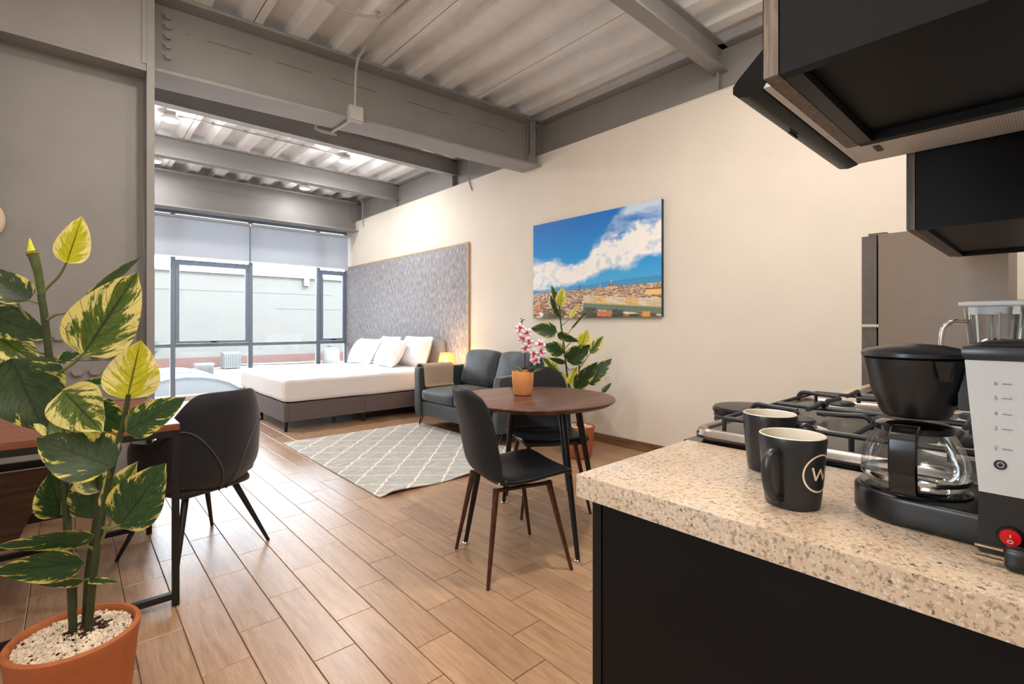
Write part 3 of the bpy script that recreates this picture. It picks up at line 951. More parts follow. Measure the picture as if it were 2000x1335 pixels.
# ---- outside
bl = thing('building', 'pale concrete building wall across the courtyard with a red coated base', 'building', (4, 24, -0.66))
bm = newbm(); box(bm, -14, 26, 24, 27, -0.2, 3.35); obj('wall', bm, 'concrete', bl, world=True, flat=True)
bm = newbm(); box(bm, -14, 26, 23.93, 27, -0.655, -0.2); obj('base_band', bm, 'roofred', bl, world=True, flat=True)
bm = newbm(); box(bm, -14, 26, 23.9, 27.1, 3.35, 3.43); obj('coping', bm, 'acwhite', bl, world=True, flat=True)
bm = newbm(); box(bm, 2.32, 2.55, 23.92, 24, 0.1, 0.5); bev(bm, 0.01); obj('meter_box', bm, 'acgrille', bl, world=True)
bm = newbm(); box(bm, 8.2, 8.45, 23.85, 24, 3.0, 3.35); bev(bm, 0.01); obj('wall_lamp', bm, 'acwhite', bl, world=True)
for i, (z, xa, xb) in enumerate(((2.6, -14, 9.6), (1.9, 7, 26))):
    bm = newbm(); box(bm, xa, xb, 23.985, 24, z, z + 0.03); obj('wall_ledge', bm, 'concrete', bl, world=True, flat=True)
# small roof railing far behind
rl = thing('railing', 'white roof railing on top of the pale building', 'railing', (6, 25.5, 3.43))
for k in range(16):
    bm = newbm(); cyl(bm, (3.0 + k * 0.25, 25.5, 3.43), (3.0 + k * 0.25, 25.5, 4.15), 0.02, n=6); obj('post', bm, 'acwhite', rl, world=True)
bm = newbm(); box(bm, 2.9, 9.5, 25.46, 25.54, 4.15, 4.2); obj('rail', bm, 'acwhite', rl, world=True, flat=True)
tr = thing('roof_terrace', 'low peach tiled roof terrace outside the window', 'roof', (4, 18, -0.66))
bm = newbm(); box(bm, -14, 26, 11.5, 23.93, -1.0, -0.66); obj('roof_deck', bm, 'roofpeach', tr, world=True, flat=True)
bm = newbm(); box(bm, -14, 26, 16.3, 16.5, -0.66, -0.60); obj('roof_ridge', bm, 'acwhite', tr, world=True, flat=True)
def ac(x, y, w, h, dpt, label, legs=0.0):
    z = -0.66
    t = thing('air_conditioner', label, 'air conditioner', (x, y, z))
    bm = newbm(); box(bm, x - w / 2, x + w / 2, y - dpt / 2, y + dpt / 2, z + legs + 0.04, z + legs + h); bev(bm, 0.02); obj('casing', bm, 'acwhite', t, world=True)
    bm = newbm(); box(bm, x - w / 2 - 0.02, x + w / 2 + 0.02, y - dpt / 2 - 0.02, y + dpt / 2 + 0.02, z + legs + h, z + legs + h + 0.05); bev(bm, 0.015); obj('lid', bm, 'acwhite', t, world=True)
    n = 9
    for k in range(n):
        xx = x - w / 2 + w * (k + 0.5) / n
        bm = newbm(); box(bm, xx - w / n * 0.22, xx + w / n * 0.22, y - dpt / 2 - 0.02, y - dpt / 2, z + legs + 0.08, z + legs + h - 0.03); obj('grille_slat', bm, 'acgrille', t, world=True)
    for sx in (-1, 1):
        for sy in (-1, 1):
            bm = newbm(); box(bm, x + sx * (w / 2 - 0.05) - 0.02, x + sx * (w / 2 - 0.05) + 0.02, y + sy * (dpt / 2 - 0.05) - 0.02, y + sy * (dpt / 2 - 0.05) + 0.02, z, z + legs + 0.05); obj('foot', bm, 'acgrille', t, world=True)
ac(4.96, 23.1, 0.62, 0.62, 0.6, 'white air conditioning unit on the roof against the red band')
ac(3.10, 17.9, 0.46, 0.34, 0.4, 'smaller air conditioning unit on legs, nearer and left on the roof', 0.22)
dm = thing('barrel_skylight', 'arched pale skylight on the roof terrace behind the desk chair', 'skylight', (2.0, 14, -0.66))
for k, (xa, r0, yy) in enumerate(((1.95, 1.25, 13.4),)):
    bm = newbm()
    prism(bm, [(xa + r0 * math.cos(R(a)), -0.66 + 0.62 * math.sin(R(a))) for a in range(0, 181, 12)], 'y', yy, yy + 2.6)
    obj('glazing', bm, 'dome', dm, world=True)
    for q in (yy - 0.05, yy + 1.3, yy + 2.6):
        bm = newbm(); tube(bm, [(xa + (r0 + 0.02) * math.cos(R(a)), q, -0.66 + 0.64 * math.sin(R(a))) for a in range(0, 181, 15)], 0.03, 6); obj('rib', bm, 'frame', dm, world=True)
pp = thing('roof_pipe', 'white pipe lying along the roof terrace', 'pipe', (6, 22, -0.6))
bm = newbm(); tube(bm, [(5.4, 23.4, -0.55), (7.5, 22.6, -0.53), (8.3, 22.3, -0.50), (9.3, 21.2, -0.58), (9.35, 21.2, -0.655)], 0.05, 8); obj('pipe', bm, 'acwhite', pp, world=True)
tk = thing('water_tank', 'white water tank on the roof, seen through the right pane', 'tank', (8.2, 20.6, -0.66))
bm = newbm(); lathe(bm, [(0.34, -0.655), (0.36, -0.5), (0.33, -0.45), (0.36, -0.3), (0.33, -0.2), (0.35, 0.0), (0.30, 0.12), (0.14, 0.2), (0.13, 0.25)], 24, (8.2, 20.6, 0)); obj('body', bm, 'acwhite', tk, world=True)
bm = newbm(); lathe(bm, [(0.16, 0.252), (0.16, 0.28), (0.05, 0.31)], 20, (8.2, 20.6, 0)); obj('lid', bm, 'acgrille', tk, world=True)

# ================================================================== LIVING AND SLEEPING AREA
# ---- headboard wall panel
hp = thing('wall_panel', 'large grey felt wall panel with a thin oak edge behind the bed', 'wall panel', (3.885, 7.1, 0))
bm = newbm(); box(bm, 3.872, 3.899, 5.19, 9.00, 0.09, 2.225); obj('felt_sheet', bm, 'felt', hp, world=True, flat=True)
bm = newbm(); box(bm, 3.868, 3.899, 5.172, 5.189, 0.09, 2.245); bev(bm, 0.002, 1); obj('oak_strip', bm, 'oak_trim', hp, world=True)
bm = newbm(); box(bm, 3.868, 3.899, 5.19, 9.00, 2.2255, 2.245); bev(bm, 0.002, 1); obj('oak_strip', bm, 'oak_trim', hp, world=True)

# ---- bed
bx0, bx1, by0, by1 = 1.70, 3.79, 5.56, 7.44
bed = thing('bed', 'wide bed with white sheets on a mauve grey upholstered base', 'bed', ((bx0 + bx1) / 2, (by0 + by1) / 2, 0))
def bpart(nm, a, m='bedfabric', w=0.012):
    return obj(nm, B(*a, w=w, seg=3), m, bed, world=True)
xm = 2.62
bpart('side_rail', (bx0 + 0.05, xm - 0.002, by0, by0 + 0.05, 0.11, 0.305))
bpart('side_rail', (xm + 0.002, bx1, by0, by0 + 0.05, 0.11, 0.305))
bpart('side_rail', (bx0 + 0.05, bx1, by1 - 0.05, by1, 0.11, 0.305))
bpart('foot_rail', (bx0, bx0 + 0.048, by0, by1, 0.11, 0.305))
bpart('slat_base', (bx0 + 0.051, bx1 - 0.002, by0 + 0.052, by1 - 0.052, 0.22, 0.28), 'blackmetal', 0.004)
for x in (bx0 + 0.03, xm, bx1 - 0.05):
    for y in (by0 + 0.03, (by0 + by1) / 2, by1 - 0.03):
        zt = 0.112 if y != (by0 + by1) / 2 or x < bx0 + 0.1 else 0.222
        bm = newbm(); cyl(bm, (x, y, 0), (x, y, zt), 0.016, 0.022, 10); obj('leg', bm, 'blackmetal', bed, world=True)
def mw(w, p):
    # the sheet hangs a little fuller at the bottom and wrinkles softly
    n = mnoise.noise(Vector((w.x * 3.1, w.y * 3.1, w.z * 5))) * 0.006 + mnoise.noise(Vector((w.x * 9, w.y * 9, w.z * 2))) * 0.003
    w.z += n
    if abs(p.z) < 0.999:
        w.x += n * 0.8; w.y += n * 0.8
    return w
bm = newbm()
puff(bm, ((bx0 + bx1) / 2 - 0.002, (by0 + by1) / 2, 0.437), (bx1 - bx0 - 0.01, by1 - by0 + 0.012, 0.262), 0.05, (0, 0, 0.012), 28, fn=mw)
obj('mattress_sheet', bm, 'linen', bed, world=True)
bm = newbm(); puff(bm, (3.83, 6.59, 0.535), (0.075, 1.86, 0.83), 0.03, (0.006, 0, 0), 8); obj('headboard', bm, 'headboard', bed, world=True)

# ---- pillows
def pillow(c, size, rz, ry, label, grp=None, first=None):
    Wd, H, T = size
    bm = newbm()
    def fn(w, p):
        k = max(0.0, (1 - abs(p.y) ** 2.6) * (1 - abs(p.z) ** 2.6))
        e = 0.10 + 1.05 * k ** 0.62
        w.x *= e
        pin = 1 - 0.07 * (1 - p.y ** 2) * (p.z ** 2) * 1.0
        w.z *= pin
        w.y *= 1 - 0.07 * (1 - p.z ** 2) * (p.y ** 2)
        w.x += mnoise.noise(Vector((w.y * 6 + c[1] * 9, w.z * 6, c[0] * 3))) * 0.012 * k
        return w
    puff(bm, (0, 0, 0), (T, Wd, H), 0.045, (0.02, 0, 0), 11, fn=fn)
    o = subsurf(obj('pillow', bm, 'pillow', flat=False), 1)
    o.location = c
    o.rotation_euler = (0, ry, rz)
    return tag(o, label, 'pillow', grp)
zt = 0.578
pillow((3.640, 6.13, zt + 0.200), (0.70, 0.47, 0.20), R(3), R(20), 'rear right white pillow lit orange by the bedside lamp')
pillow((3.645, 6.96, zt + 0.195), (0.70, 0.45, 0.16), R(-3), R(20), 'rear left white pillow half hidden against the headboard')
pillow((3.385, 6.38, zt + 0.180), (0.67, 0.45, 0.20), R(-4), R(33), 'front right white pillow leaning on the rear right pillow')
pillow((3.35, 7.12, zt + 0.180), (0.67, 0.45, 0.20), R(5), R(33), 'front left white pillow nearest the window')

# ---- nightstands and lamps
def nightstand(x, y, label):
    t = thing('nightstand', label, 'nightstand', (x, y, 0))
    bm = newbm(); box(bm, x - 0.2, x + 0.2, y - 0.2, y + 0.2, 0.12, 0.50); bev(bm, 0.004); obj('body', bm, 'nightwood', t, world=True)
    bm = newbm(); box(bm, x - 0.212, x - 0.201, y - 0.19, y + 0.19, 0.14, 0.30); bev(bm, 0.003); d = obj('drawer', bm, 'nightwood', t, world=True)
    bm = newbm(); cyl(bm, (x - 0.213, y, 0.22), (x - 0.232, y, 0.22), 0.012, n=12); obj('knob', bm, 'blackmetal', d, world=True)
    bm = newbm(); box(bm, x - 0.212, x - 0.201, y - 0.19, y + 0.19, 0.31, 0.48); bev(bm, 0.003); d = obj('drawer', bm, 'nightwood', t, world=True)
    bm = newbm(); cyl(bm, (x - 0.213, y, 0.40), (x - 0.232, y, 0.40), 0.012, n=12); obj('knob', bm, 'blackmetal', d, world=True)
    bm = newbm(); box(bm, x - 0.215, x + 0.205, y - 0.205, y + 0.205, 0.501, 0.525); bev(bm, 0.004); obj('top', bm, 'nightwood', t, world=True)
    for sx in (-1, 1):
        for sy in (-1, 1):
            bm = newbm(); cyl(bm, (x + sx * 0.17, y + sy * 0.17, 0), (x + sx * 0.16, y + sy * 0.16, 0.121), 0.012, 0.02, 8); obj('leg', bm, 'blackmetal', t, world=True)
def wicker_lamp(x, y, z, label, power):
    t = thing('table_lamp', label, 'lamp', (x, y, z))
    bm = newbm(); lathe(bm, [(0.07, z), (0.075, z + 0.012), (0.02, z + 0.02), (0.014, z + 0.09)], 20, (x, y, 0)); obj('base', bm, 'nightwood', t, world=True)
    sh = newbm()
    n = 30
    zb, zt2 = z + 0.022, z + 0.262
    for k in range(n):
        a = 2 * math.pi * k / n
        pts = []
        for q in range(7):
            u = q / 6
            r = 0.098 - 0.024 * u + 0.014 * math.sin(math.pi * u)
            pts.append((x + r * math.cos(a), y + r * math.sin(a), zb + (zt2 - zb) * u))
        tube(sh, pts, 0.0048, 5)
    for u in (0, 0.5, 1):
        r = 0.098 - 0.024 * u + 0.014 * math.sin(math.pi * u)
        zz = zb + (zt2 - zb) * u
        tube(sh, [(x + r * math.cos(2 * math.pi * i / 28), y + r * math.sin(2 * math.pi * i / 28), zz) for i in range(29)], 0.006, 6)
    obj('wicker_shade', sh, 'wicker', t, world=True)
    bm = newbm(); lathe(bm, [(0.012, z + 0.091), (0.03, z + 0.12), (0.034, z + 0.14), (0.02, z + 0.168), (0.006, z + 0.175)], 16, (x, y, 0)); obj('bulb', bm, 'bulbglow', t, world=True)
    ld = bpy.data.lights.new('lamp_light', 'POINT'); ld.energy = power; ld.color = (1, 0.62, 0.28); ld.shadow_soft_size = 0.03
    lo = bpy.data.objects.new('lamp_light', ld); COL.objects.link(lo); lo.location = (x, y, z + 0.205)
nightstand(3.66, 5.235, 'brown nightstand between the bed and the sofa arm')
nightstand(3.66, 7.78, 'brown nightstand on the window side of the bed')
wicker_lamp(3.62, 5.31, 0.526, 'glowing wicker table lamp on the nightstand behind the sofa', 9)

# ---- rug
bm = newbm()
rx0, rx1, ry0, ry1 = 1.53, 3.06, 3.02, 5.06
def rugP(u, v):
    x = rx0 + (rx1 - rx0) * u
    y = ry0 + (ry1 - ry0) * v + 0.02 * (0.5 - u) * (1 - v)
    fr = max(0.0, 1 - v / 0.12)
    z = 0.0055 + fr ** 2 * (0.011 + 0.011 * math.sin(u * 13 + 0.6) * (1 if u > 0.03 else u / 0.03)) * min(1, u / 0.06)
    z += 0.0008 * mnoise.noise(Vector((x * 5, y * 5, 0)))
    return (x, y, max(0.0042, z))
sheet(bm, rugP, 60, 40, 0.006)
rg = obj('rug', bm, 'rug'); tag(rg, 'pale grey rug with a white trellis pattern on the wood floor', 'rug')

# ---- sofa
sx0, sx1, sy0, sy1 = 2.94, 3.84, 3.44, 4.98
sofa = thing('sofa', 'slate grey two seat sofa with hairpin legs against the cream wall', 'sofa', ((sx0 + sx1) / 2, (sy0 + sy1) / 2, 0))
def sp(nm, c, size, r, bulge=(0, 0, 0), n=8, fn=None, M4=None, m='sofa'):
    bm = newbm(); puff(bm, c, size, r, bulge, n, M4, fn); return obj(nm, bm, m, sofa, world=True)
sp('seat_base', (3.375, 4.21, 0.215), (0.83, 1.245, 0.165), 0.02, n=6)
for y, nm in ((3.515, 'armrest'), (4.905, 'armrest')):
    s = 1 if y > 4.2 else -1
    def fn(w, p, s=s):
        t = (w.z + 0.28) / 0.56
        w.y += s * (t - 0.5) * 0.05
        if p.x < 0: w.x -= 0.0 + 0.02 * (1 - t)
        return w
    sp(nm, (3.385, y, 0.40), (0.87, 0.135, 0.545), 0.03, (0, 0.006, 0), 8, fn)
def bfn(w, p):
    w.x += (w.z) * 0.16
    return w
sp('back_frame', (3.765, 4.21, 0.42), (0.13, 1.25, 0.58), 0.03, n=8, fn=bfn)
for y in (3.90, 4.52):
    sp('seat_cushion', (3.29, y, 0.368), (0.70, 0.616, 0.14), 0.045, (0.008, 0.004, 0.022), 10)
for y in (3.90, 4.52):
    Mx = Matrix.Rotation(R(17), 4, 'Y')
    def cf(w, p, y=y):
        w.x += mnoise.noise(Vector((w.y * 7, w.z * 7, y))) * 0.012
        w.z += 0.015 * (1 - p.y ** 2) * (1 if p.z > 0 else 0) - 0.012 * abs(p.y) ** 3 * (1 if p.z > 0 else 0)
        return w
    sp('back_cushion', (3.60, y, 0.645), (0.17, 0.615, 0.42), 0.065, (0.04, 0.004, 0.0), 10, cf, Mx)
for x in (2.985, 3.77):
    for y in (3.52, 4.90):
        bm = newbm()
        zb = 0.0116 if (x < rx1 and ry0 < y < ry1) else 0.0
        tp = 0.139
        tube(bm, [(x + 0.035, y - 0.03, tp), (x - 0.012, y - 0.004, zb + 0.014), (x - 0.014, y, zb + 0.006), (x - 0.012, y + 0.004, zb + 0.014), (x + 0.03, y + 0.03, tp)], 0.006, 8)
        obj('leg', bm, 'blackmetal', sofa, world=True)

# ---- throw over the left armrest
bm = newbm()
path = [(5.002, 0.52), (5.008, 0.60), (5.003, 0.665), (4.975, 0.698), (4.93, 0.705), (4.885, 0.700), (4.848, 0.672), (4.836, 0.60), (4.828, 0.53), (4.818, 0.465), (4.79, 0.452)]
pth = smooth_path([Vector((0, a, b)) for a, b in path], 3)
def thP(u, v):
    f = u * (len(pth) - 1); i = min(int(f), len(pth) - 2); q = pth[i].lerp(pth[i + 1], f - i)
    x = 3.00 + 0.40 * v + 0.02 * math.sin(u * 5) * v
    return (x, q.y + 0.004 * math.sin(v * 9 + u * 3), q.z)
sheet(bm, thP, 36, 14, 0.012)
th = thing('throw_blanket', 'folded beige knit throw with green hem over the left sofa arm', 'blanket', (3.2, 4.93, 0.7))
obj('knit_cloth', bm, 'throw', th, world=True)
for q, off in ((-0.002, 0.0), (0.016, 0.0)):
    bm = newbm()
    tube(bm, [Vector(thP(i / 24, 0)) + Vector((q, 0, 0)) + Vector((0, 0.0, 0.006)) for i in range(25)], 0.0026, 6)
    obj('hem', bm, 'throw_edge', th, world=True)
bm = newbm(); tube(bm, [Vector(thP(1, i / 12)) + Vector((0, -0.005, 0.003)) for i in range(13)], 0.003, 6); obj('hem', bm, 'throw_edge', th, world=True)

# ---- round dining table
tx, ty = 1.965, 1.995
tb = thing('dining_table', 'round walnut dining table on four black splayed legs', 'table', (tx, ty, 0))
bm = newbm()
lathe(bm, [(0.395, 0.716), (0.425, 0.7225), (0.449, 0.738), (0.4505, 0.744), (0.448, 0.7485), (0.44, 0.75)], 72, (tx, ty, 0)); obj('tabletop', bm, 'walnut', tb, world=True)
legs = [(1.845, 1.575), (1.555, 2.10), (2.095, 2.415), (2.385, 1.89)]
for lx, ly in legs:
    d = Vector((lx - tx, ly - ty, 0))
    top = Vector((tx, ty, 0)) + d * 0.66
    bm = newbm(); cyl(bm, (lx, ly, 0.012), (top.x, top.y, 0.7185), 0.0115, 0.022, 16); l = obj('leg', bm, 'blackmetal', tb, world=True)
    bm = newbm(); lathe(bm, [(0.015, 0.0005), (0.016, 0.006), (0.011, 0.012), (0.006, 0.013)], 16, (lx, ly, 0)); obj('foot_glide', bm, 'chrome', l, world=True)
bm = newbm()
for k in range(4):
    a, b2 = legs[k], legs[(k + 1) % 4]
    pa = Vector((tx + (a[0] - tx) * 0.62, ty + (a[1] - ty) * 0.62, 0.705)); pb = Vector((tx + (b2[0] - tx) * 0.62, ty + (b2[1] - ty) * 0.62, 0.705))
    tube(bm, [pa, pb], 0.009, 8)
obj('apron_frame', bm, 'blackmetal', tb, world=True)

# ---- shell chairs at the table (local +X is the front)
prof = smooth_path([Vector((0.232, 0, 0.432)), Vector((0.205, 0, 0.449)), Vector((0.10, 0, 0.443)), Vector((-0.04, 0, 0.428)), Vector((-0.135, 0, 0.440)), Vector((-0.188, 0, 0.500)),
                    Vector((-0.214, 0, 0.60)), Vector((-0.236, 0, 0.72)), Vector((-0.262, 0, 0.815)), Vector((-0.276, 0, 0.858))], 5)
NPF = len(prof) - 1
wid = [(0, 0.36), (0.08, 0.425), (0.22, 0.455), (0.42, 0.45), (0.55, 0.435), (0.7, 0.43), (0.82, 0.395), (0.92, 0.33), (0.975, 0.24), (1.0, 0.16)]
def wv(s):
    for (a, b), (c, d) in zip(wid, wid[1:]):
        if a <= s <= c: return b + (d - b) * (s - a) / (c - a)
    return wid[-1][1]
def shellP(u, v, lo, hi):
    s = lo + (hi - lo) * u
    f = s * NPF; i = min(int(f), NPF - 1); p = prof[i].lerp(prof[i + 1], f - i)
    t = (v - 0.5) * 2
    w = wv(s) / 2
    back = min(1, max(0, (s - 0.40) / 0.2))
    e = abs(t) ** 2.4
    return (p.x + back * 0.055 * e * (1 - 0.5 * max(0, (s - 0.85) / 0.15)), t * w, p.z + (1 - back) * 0.022 * e * (1 if s > 0.1 else s / 0.1))
def th_fn(lo, hi, t0):
    def f(u, v):
        s = lo + (hi - lo) * u
        e = max(0.0, 1 - (abs(v - 0.5) * 2) ** 5)
        k = min(1, s / 0.05, (1 - s) / 0.03 + 0.25)
        return t0 * (0.35 + 0.65 * e) * max(0.3, k)
    return f
SPLIT = 0.47
chair = thing('dining_chair', 'charcoal shell dining chair in front of the round table', 'chair')
bm = newbm(); sheet(bm, lambda u, v: shellP(u, v, 0, SPLIT), 20, 16, th_fn(0, SPLIT, 0.042)); subsurf(obj('seat', bm, 'seatpad', chair))
bm = newbm(); sheet(bm, lambda u, v: shellP(u, v, SPLIT - 0.004, 1), 24, 16, th_fn(SPLIT, 1, 0.040)); subsurf(obj('backrest', bm, 'shell', chair))
for sx in (-1, 1):
    for sy in (-1, 1):
        bm = newbm(); cyl(bm, (sx * 0.213, sy * 0.218, 0.0), (sx * 0.135 - 0.01, sy * 0.150, 0.412), 0.0085, 0.0155, 12)
        obj('leg', bm, 'leg_walnut', chair)
bm = newbm()
box(bm, -0.16, 0.14, -0.165, -0.14, 0.399, 0.409); box(bm, -0.16, 0.14, 0.14, 0.165, 0.399, 0.409); box(bm, -0.03, 0.0, -0.14, 0.14, 0.399, 0.409)
obj('support_frame', bm, 'leg_walnut', chair)
bm = newbm(); box(bm, -0.166, -0.160, -0.2265, -0.2245, 0.452, 0.462); obj('fabric_tag', bm, 'whiteplastic', chair)
chair2 = dup(chair, (2.285, 2.215, 0), R(-119.4), 'charcoal shell dining chair behind the round table, seat under its edge')
chair.location = (1.622, 1.813, 0); chair.rotation_euler = (0, 0, R(-17))

# ---- orchid on the table
ox, oy = 1.955, 2.085
orc = thing('potted_orchid', 'white and crimson orchid in a small terracotta pot on the round table', 'plant', (ox, oy, 0.75))
bm = newbm(); lathe(bm, [(0.040, 0.7505), (0.050, 0.754), (0.057, 0.775), (0.0625, 0.83), (0.064, 0.886), (0.0625, 0.889), (0.058, 0.887), (0.056, 0.872)], 40, (ox, oy, 0)); obj('pot', bm, 'terracotta_pale', orc, world=True)
bm = newbm(); lathe(bm, [(0.0565, 0.866), (0.0555, 0.874), (0.02, 0.878)], 24, (ox, oy, 0)); obj('soil', bm, 'pebble', orc, world=True)
D0 = 2.86
def o_(u, v, d=D0): return at(u, v, d)
s1 = [o_(1026, 726), o_(1025.5, 702), o_(1025, 684), o_(1023, 662), o_(1020, 640), o_(1019, 628), o_(1022, 624)]
s2 = [o_(1031, 726), o_(1038, 708), o_(1046, 696, D0 - .02), o_(1054, 682, D0 - .02), o_(1059, 673, D0 - .02)]
for s in (s1, s2):
    bm = newbm(); tube(bm, s, 0.0032, 6, 3); obj('stem', bm, 'leg_walnut', orc, world=True)
back = Vector((-SN, -CS, 0))
def flower(c, r, rot):
    c = Vector(c)
    n = (back + Vector((random.uniform(-.3, .3), random.uniform(-.3, .3), random.uniform(-.1, .2)))).normalized()
    _, s, t = frame_of(n)
    bm = newbm()
    for k in range(5):
        a = rot + 2 * math.pi * k / 5
        d = s * math.cos(a) + t * math.sin(a)
        e = n.cross(d)
        rr = r * (1.0 if k in (1, 4) else 0.9)
        ww = r * (0.62 if k in (1, 4) else 0.42)
        def P(u, v, d=d, e=e, rr=rr, ww=ww):
            w = math.sin(math.pi * min(1, u * 0.93 + 0.07)) ** 0.7 * ww
            return c + d * rr * u + e * (v - 0.5) * 2 * w * 0.62 + n * (0.006 * math.sin(u * 2.5) - 0.004 * (2 * v - 1) ** 2)
        sheet(bm, P, 6, 4, 0.001)
    f = obj('flower', bm, 'orchid', orc, world=True)
    bm = newbm()
    for a0, l in ((rot + 4.7, 0.5), (rot + 0.9, 0.36), (rot + 2.2, 0.36)):
        d = s * math.cos(a0) + t * math.sin(a0)
        tube(bm, [c + n * 0.004, c + n * 0.009 + d * r * l * 0.6, c + n * 0.012 + d * r * l], 0.0058, 7, 3, r_end=0.003)
    obj('lip', bm, 'orchid_lip', f, world=True)
for i, (u, v) in enumerate([(1015.5, 641), (1029, 649.5), (1021, 660), (1033, 668), (1026, 679), (1055.5, 671), (1057, 687), (1043, 691), (1046, 703)]):
    flower(o_(u, v, D0 - 0.03), 0.036, 0.3 + i * 0.9)
for (u, v) in ((1017.5, 628), (1020.5, 625), (1023.5, 624), (1018, 622)):
    bm = newbm(); bmesh.ops.create_icosphere(bm, subdivisions=2, radius=0.0042, matrix=Matrix.Translation(o_(u, v))); obj('bud', bm, 'leg_walnut', orc, world=True)

# ---- desk
dx0, dx1, dy0, dy1 = -0.42, 0.335, 2.43, 3.39
dk = thing('desk', 'desk with reddish wooden top and thin black steel frame at left', 'desk', ((dx0 + dx1) / 2, (dy0 + dy1) / 2, 0))
bm = newbm(); box(bm, dx0, dx1, dy0, dy1, 0.724, 0.75); bev(bm, 0.003); obj('desktop', bm, 'walnut_desk', dk, world=True)
S = 0.0125
def dbar(nm, a): return obj(nm, B(*a, w=0.0015, seg=1), 'blackmetal', dk, world=True)
for x in (dx0 + 0.013, dx1 - 0.013):
    for y in (dy0 + 0.013, dy1 - 0.013):
        dbar('leg', (x - S, x + S, y - S, y + S, 0.0, 0.7235))
for y in (dy0 + 0.013, dy1 - 0.013):
    dbar('top_rail', (dx0 + 0.026, dx1 - 0.026, y - S, y + S, 0.698, 0.7235))
    dbar('bottom_rail', (dx0 + 0.026, dx1 - 0.026, y - S, y + S, 0.03, 0.055))
for x in (dx0 + 0.013, dx1 - 0.013):
    dbar('long_rail', (x - S, x + S, dy0 + 0.026, dy1 - 0.026, 0.698, 0.7235))
dbar('cross_bar', (dx0 + 0.026, dx1 - 0.20, dy1 - 0.026, dy1 - 0.002, 0.455, 0.49))
bm = newbm(); hexa(bm, [(dx0 + 0.03, 3.30, 0.10), (-0.20, 3.30, 0.10), (-0.20, 3.34, 0.10), (dx0 + 0.03, 3.34, 0.10), (dx0 + 0.03, 3.30, 0.455), (-0.06, 3.30, 0.455), (-0.06, 3.34, 0.455), (dx0 + 0.03, 3.34, 0.455)])
obj('modesty_panel', bm, 'nightwood', dk, world=True)

# ---- tub chair at the desk (local +X is the front)
tc = thing('desk_chair', 'navy black velvet tub chair pulled up to the desk', 'chair', (0.478, 2.965, 0), R(113))
def tub(u, v):
    ph = (u - 0.5) * 2 * R(122)
    c = math.cos(ph)
    q0 = min(1, max(0, (abs(ph) - R(26)) / R(50)))
    top = 0.615 + 0.222 * (1 - q0 * q0 * (3 - 2 * q0)) - 0.02 * (abs(ph) / R(122)) ** 2
    z = 0.335 + (top - 0.335) * v
    q = min(1, (z - 0.335) / 0.16)
    r = 0.168 + 0.092 * math.sin(q * math.pi / 2) + 0.014 * max(0, (z - 0.5) / 0.3)
    x = -r * math.cos(ph) * 1.0 + (0.03 if abs(ph) > R(90) else 0)
    y = r * math.sin(ph) * 1.02
    if c < 0: x = -r * math.cos(ph) * 0.9
    return (x - 0.0, y, z)
def tth(u, v): return 0.05 * (0.25 + 0.75 * (1 - (abs(v - 0.5) * 2) ** 6)) * (0.35 + 0.65 * (1 - (abs(u - 0.5) * 2) ** 12))
bm = newbm(); sheet(bm, tub, 40, 14, tth); subsurf(obj('backrest', bm, 'velvet', tc))
bm = newbm(); puff(bm, (0.03, 0, 0.425), (0.44, 0.42, 0.10), 0.045, (0.02, 0.01, 0.012), 9); obj('seat', bm, 'velvet', tc)
bm = newbm(); puff(bm, (0.0, 0, 0.357), (0.37, 0.36, 0.055), 0.027, (0.03, 0.03, 0), 8); obj('seat_base', bm, 'velvet', tc)
def outer(u, v):
    p = Vector(tub(u, v)); e = 1e-3
    a = Vector(tub(u + e, v)) - Vector(tub(u - e, v)); b2 = Vector(tub(u, min(1, v + e))) - Vector(tub(u, max(0, v - e)))
    n = a.cross(b2).normalized()
    if n.x * p.x + n.y * p.y < 0: n = -n
    return p + n * 0.0262
for s in (-1, 1):
    bm = newbm()
    tube(bm, [outer(0.5 + s * (0.02 + 0.235 * t ** 1.8), 0.05 + 0.88 * t) for t in [i / 20 for i in range(21)]], 0.0035, 6)
    obj('piping', bm, 'piping', tc)
for sx in (-1, 1):
    for sy in (-1, 1):
        bm = newbm(); cyl(bm, (sx * 0.235, sy * 0.24, 0.0), (sx * 0.115, sy * 0.12, 0.345), 0.0085, 0.017, 12); obj('leg', bm, 'blackmetal', tc)

# ---- pale disc mounted on the column web, cut by the frame
dc = thing('wall_disc', 'pale round wall decoration with dark rim, cut by the left edge', 'wall decoration', (-0.30, 4.18, 1.77))
yd = 4.184
bm = newbm()
cc = Vector((-0.432, yd, 1.77))
def disc_ring(r, y): return [Vector((cc.x + r * math.cos(2 * math.pi * i / 40), y, cc.z + r * math.sin(2 * math.pi * i / 40))) for i in range(40)]
rings(bm, [disc_ring(0.135, yd), disc_ring(0.14, yd - 0.025)]); obj('rim', bm, 'decor_dark', dc, world=True)
bm = newbm(); rings(bm, [disc_ring(0.142, yd - 0.0255), disc_ring(0.145, yd - 0.04), disc_ring(0.135, yd - 0.055), disc_ring(0.06, yd - 0.06)]); obj('face', bm, 'decor_pale', dc, world=True)

# ================================================================== KITCHEN
def K(t):
    def f(nm, a, m, w=0.0015, seg=1, parent=None): return obj(nm, B(*a, w=w, seg=seg), m, parent or t, world=True)
    return f
